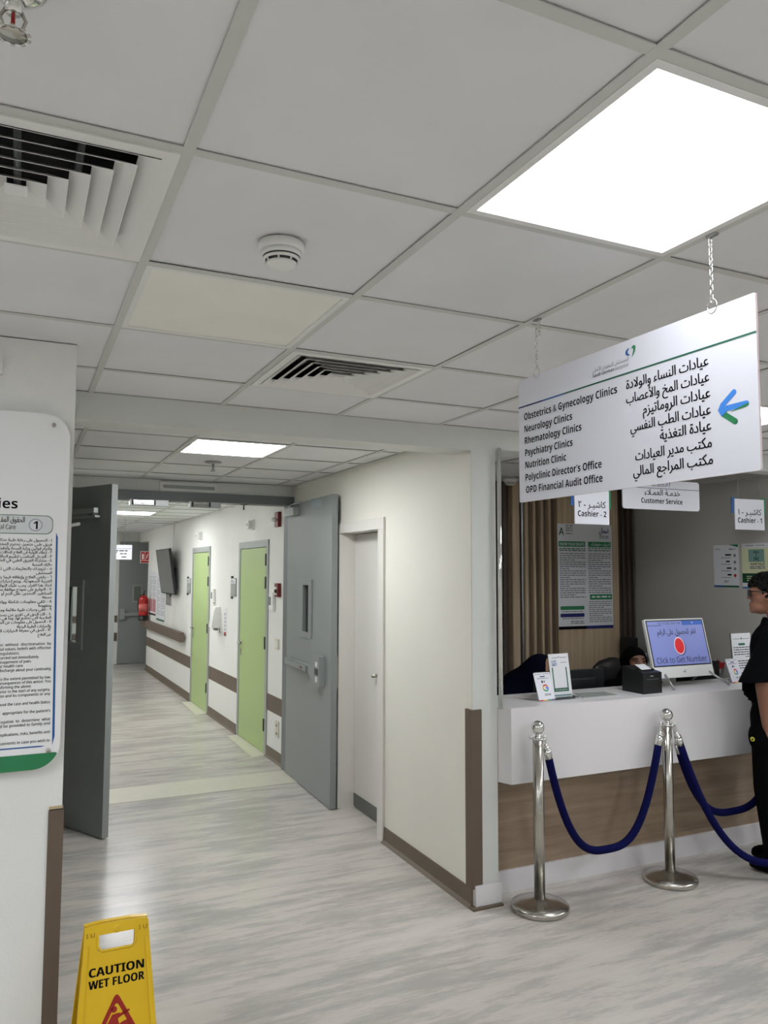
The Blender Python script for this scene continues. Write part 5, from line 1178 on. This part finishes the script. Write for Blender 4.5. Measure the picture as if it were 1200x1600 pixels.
bd = MB(); bd.lathe([(.001, 0), (.014, 0), (.014, .004), (.001, .004)], mat('yellow patch', (222, 214, 70), .6), 9, Matrix.Translation((.125, .215, .80)) @ Matrix.Rotation(-PI / 2, 4, 'X') @ Matrix.Rotation(.5, 4, 'Y')); bd.ball((.125, .22, .80), .006, BLACK, 8); part(bd, 'patch', p, 'small yellow patch on the trouser pocket')

# ------------------------------------------------------------------ rope barrier
def stanchion(x, y, lab, group='rope stanchions before the counter'):
    t = thing('stanchion', lab, 'stanchion', (x, y, 0), 0, group)
    a = MB(); a.lathe([(.001, 0), (.150, 0), (.155, .006), (.155, .022), (.150, .030), (.10, .040), (.045, .052), (.034, .058), (.001, .058)], STEEL, 56); part(a, 'base', t)
    a = MB(); a.lathe([(.001, .05), (.029, .05), (.029, .885), (.001, .885)], STEEL, 32); part(a, 'post', t)
    a = MB(); a.lathe([(.001, .883), (.022, .883), (.022, .905), (.016, .912), (.015, .925), (.001, .925)], CHROME, 28)
    ring = [(.046 * math.cos(2 * PI * k / 28), .046 * math.sin(2 * PI * k / 28), .898) for k in range(28)]; a.tube(ring, .0042, CHROME, 8, True)
    for k in range(4): g = PI / 4 + PI / 2 * k; a.cyl((.02 * math.cos(g), .02 * math.sin(g), .898), (.046 * math.cos(g), .046 * math.sin(g), .898), .003, CHROME, n=8)
    part(a, 'collar_ring', t)
    a = MB(); a.ball((0, 0, .954), .0375, CHROME, 36); part(a, 'ball_cap', t); return t
ST = [(2.318, 2.70), (3.245, 2.70), (4.33, 2.73), (4.34, 2.15)]
stanchion(*ST[0], 'steel stanchion standing nearest the pier, the left one')
stanchion(*ST[1], 'steel stanchion in the middle of the barrier, with ropes on both sides')
stanchion(*ST[2], 'steel stanchion hidden behind the man', 'stanchions out of the picture'); stanchion(*ST[3], 'steel stanchion outside the right edge of the picture', 'stanchions out of the picture')
def rope(s0, s1, low, lab, p_=3.0):
    a0, a1 = Vector((*s0, 0)), Vector((*s1, 0)); d = (a1 - a0); L = d.length; d.normalize()
    P0 = a0 + d * .046; P1 = a1 - d * .046; n = 40; L2 = (P1 - P0).length; pts = []
    top = .886
    def zz(u): return low + (top - low) * abs(2 * u - 1) ** p_
    t = thing('barrier_rope', lab, 'rope', tuple(P0 + d * (L2 / 2)), 0, 'navy barrier ropes'); o = P0 + d * (L2 / 2)
    full = [P0 + d * (L2 * k / n) + Vector((0, 0, zz(k / n))) - o for k in range(n + 1)]
    # trim ends for the hooks
    acc = 0; i0 = 0
    while (full[i0] - full[0]).length < .085: i0 += 1
    body = full[i0:len(full) - i0]
    # start exactly 0.085 from the ends
    a = MB(); a.tube(body, .0215, NAVY, 14); part(a, 'rope', t)
    for e, q, nx in ((full[0], body[0], body[1]), (full[-1], body[-1], body[-2])):
        u = (q - nx).normalized(); h = MB(); f1 = q + u * .045
        h.cyl(q - u * .012, f1, .0225, CHROME, .0215, 18); h.cyl(f1, f1 + u * .012, .0215, CHROME, .012, 18)
        h.tube([f1 + u * .01, f1 * .5 + e * .5 + Vector((0, 0, .004)), e + Vector((0, 0, .010)), e + (e - f1).normalized() * .008 + Vector((0, 0, .018))], .0055, CHROME, 8); h.ball(f1 + u * .014, .012, CHROME, 12)
        part(h, 'hook', t, 'chrome end hook')
rope(ST[0], ST[1], .245, 'navy rope sagging between the two visible stanchions')
rope(ST[1], ST[2], .325, 'navy rope running from the middle stanchion behind the man')
rope(ST[1], ST[3], .105, 'navy rope hanging almost to the floor in front of the man', 2.6)
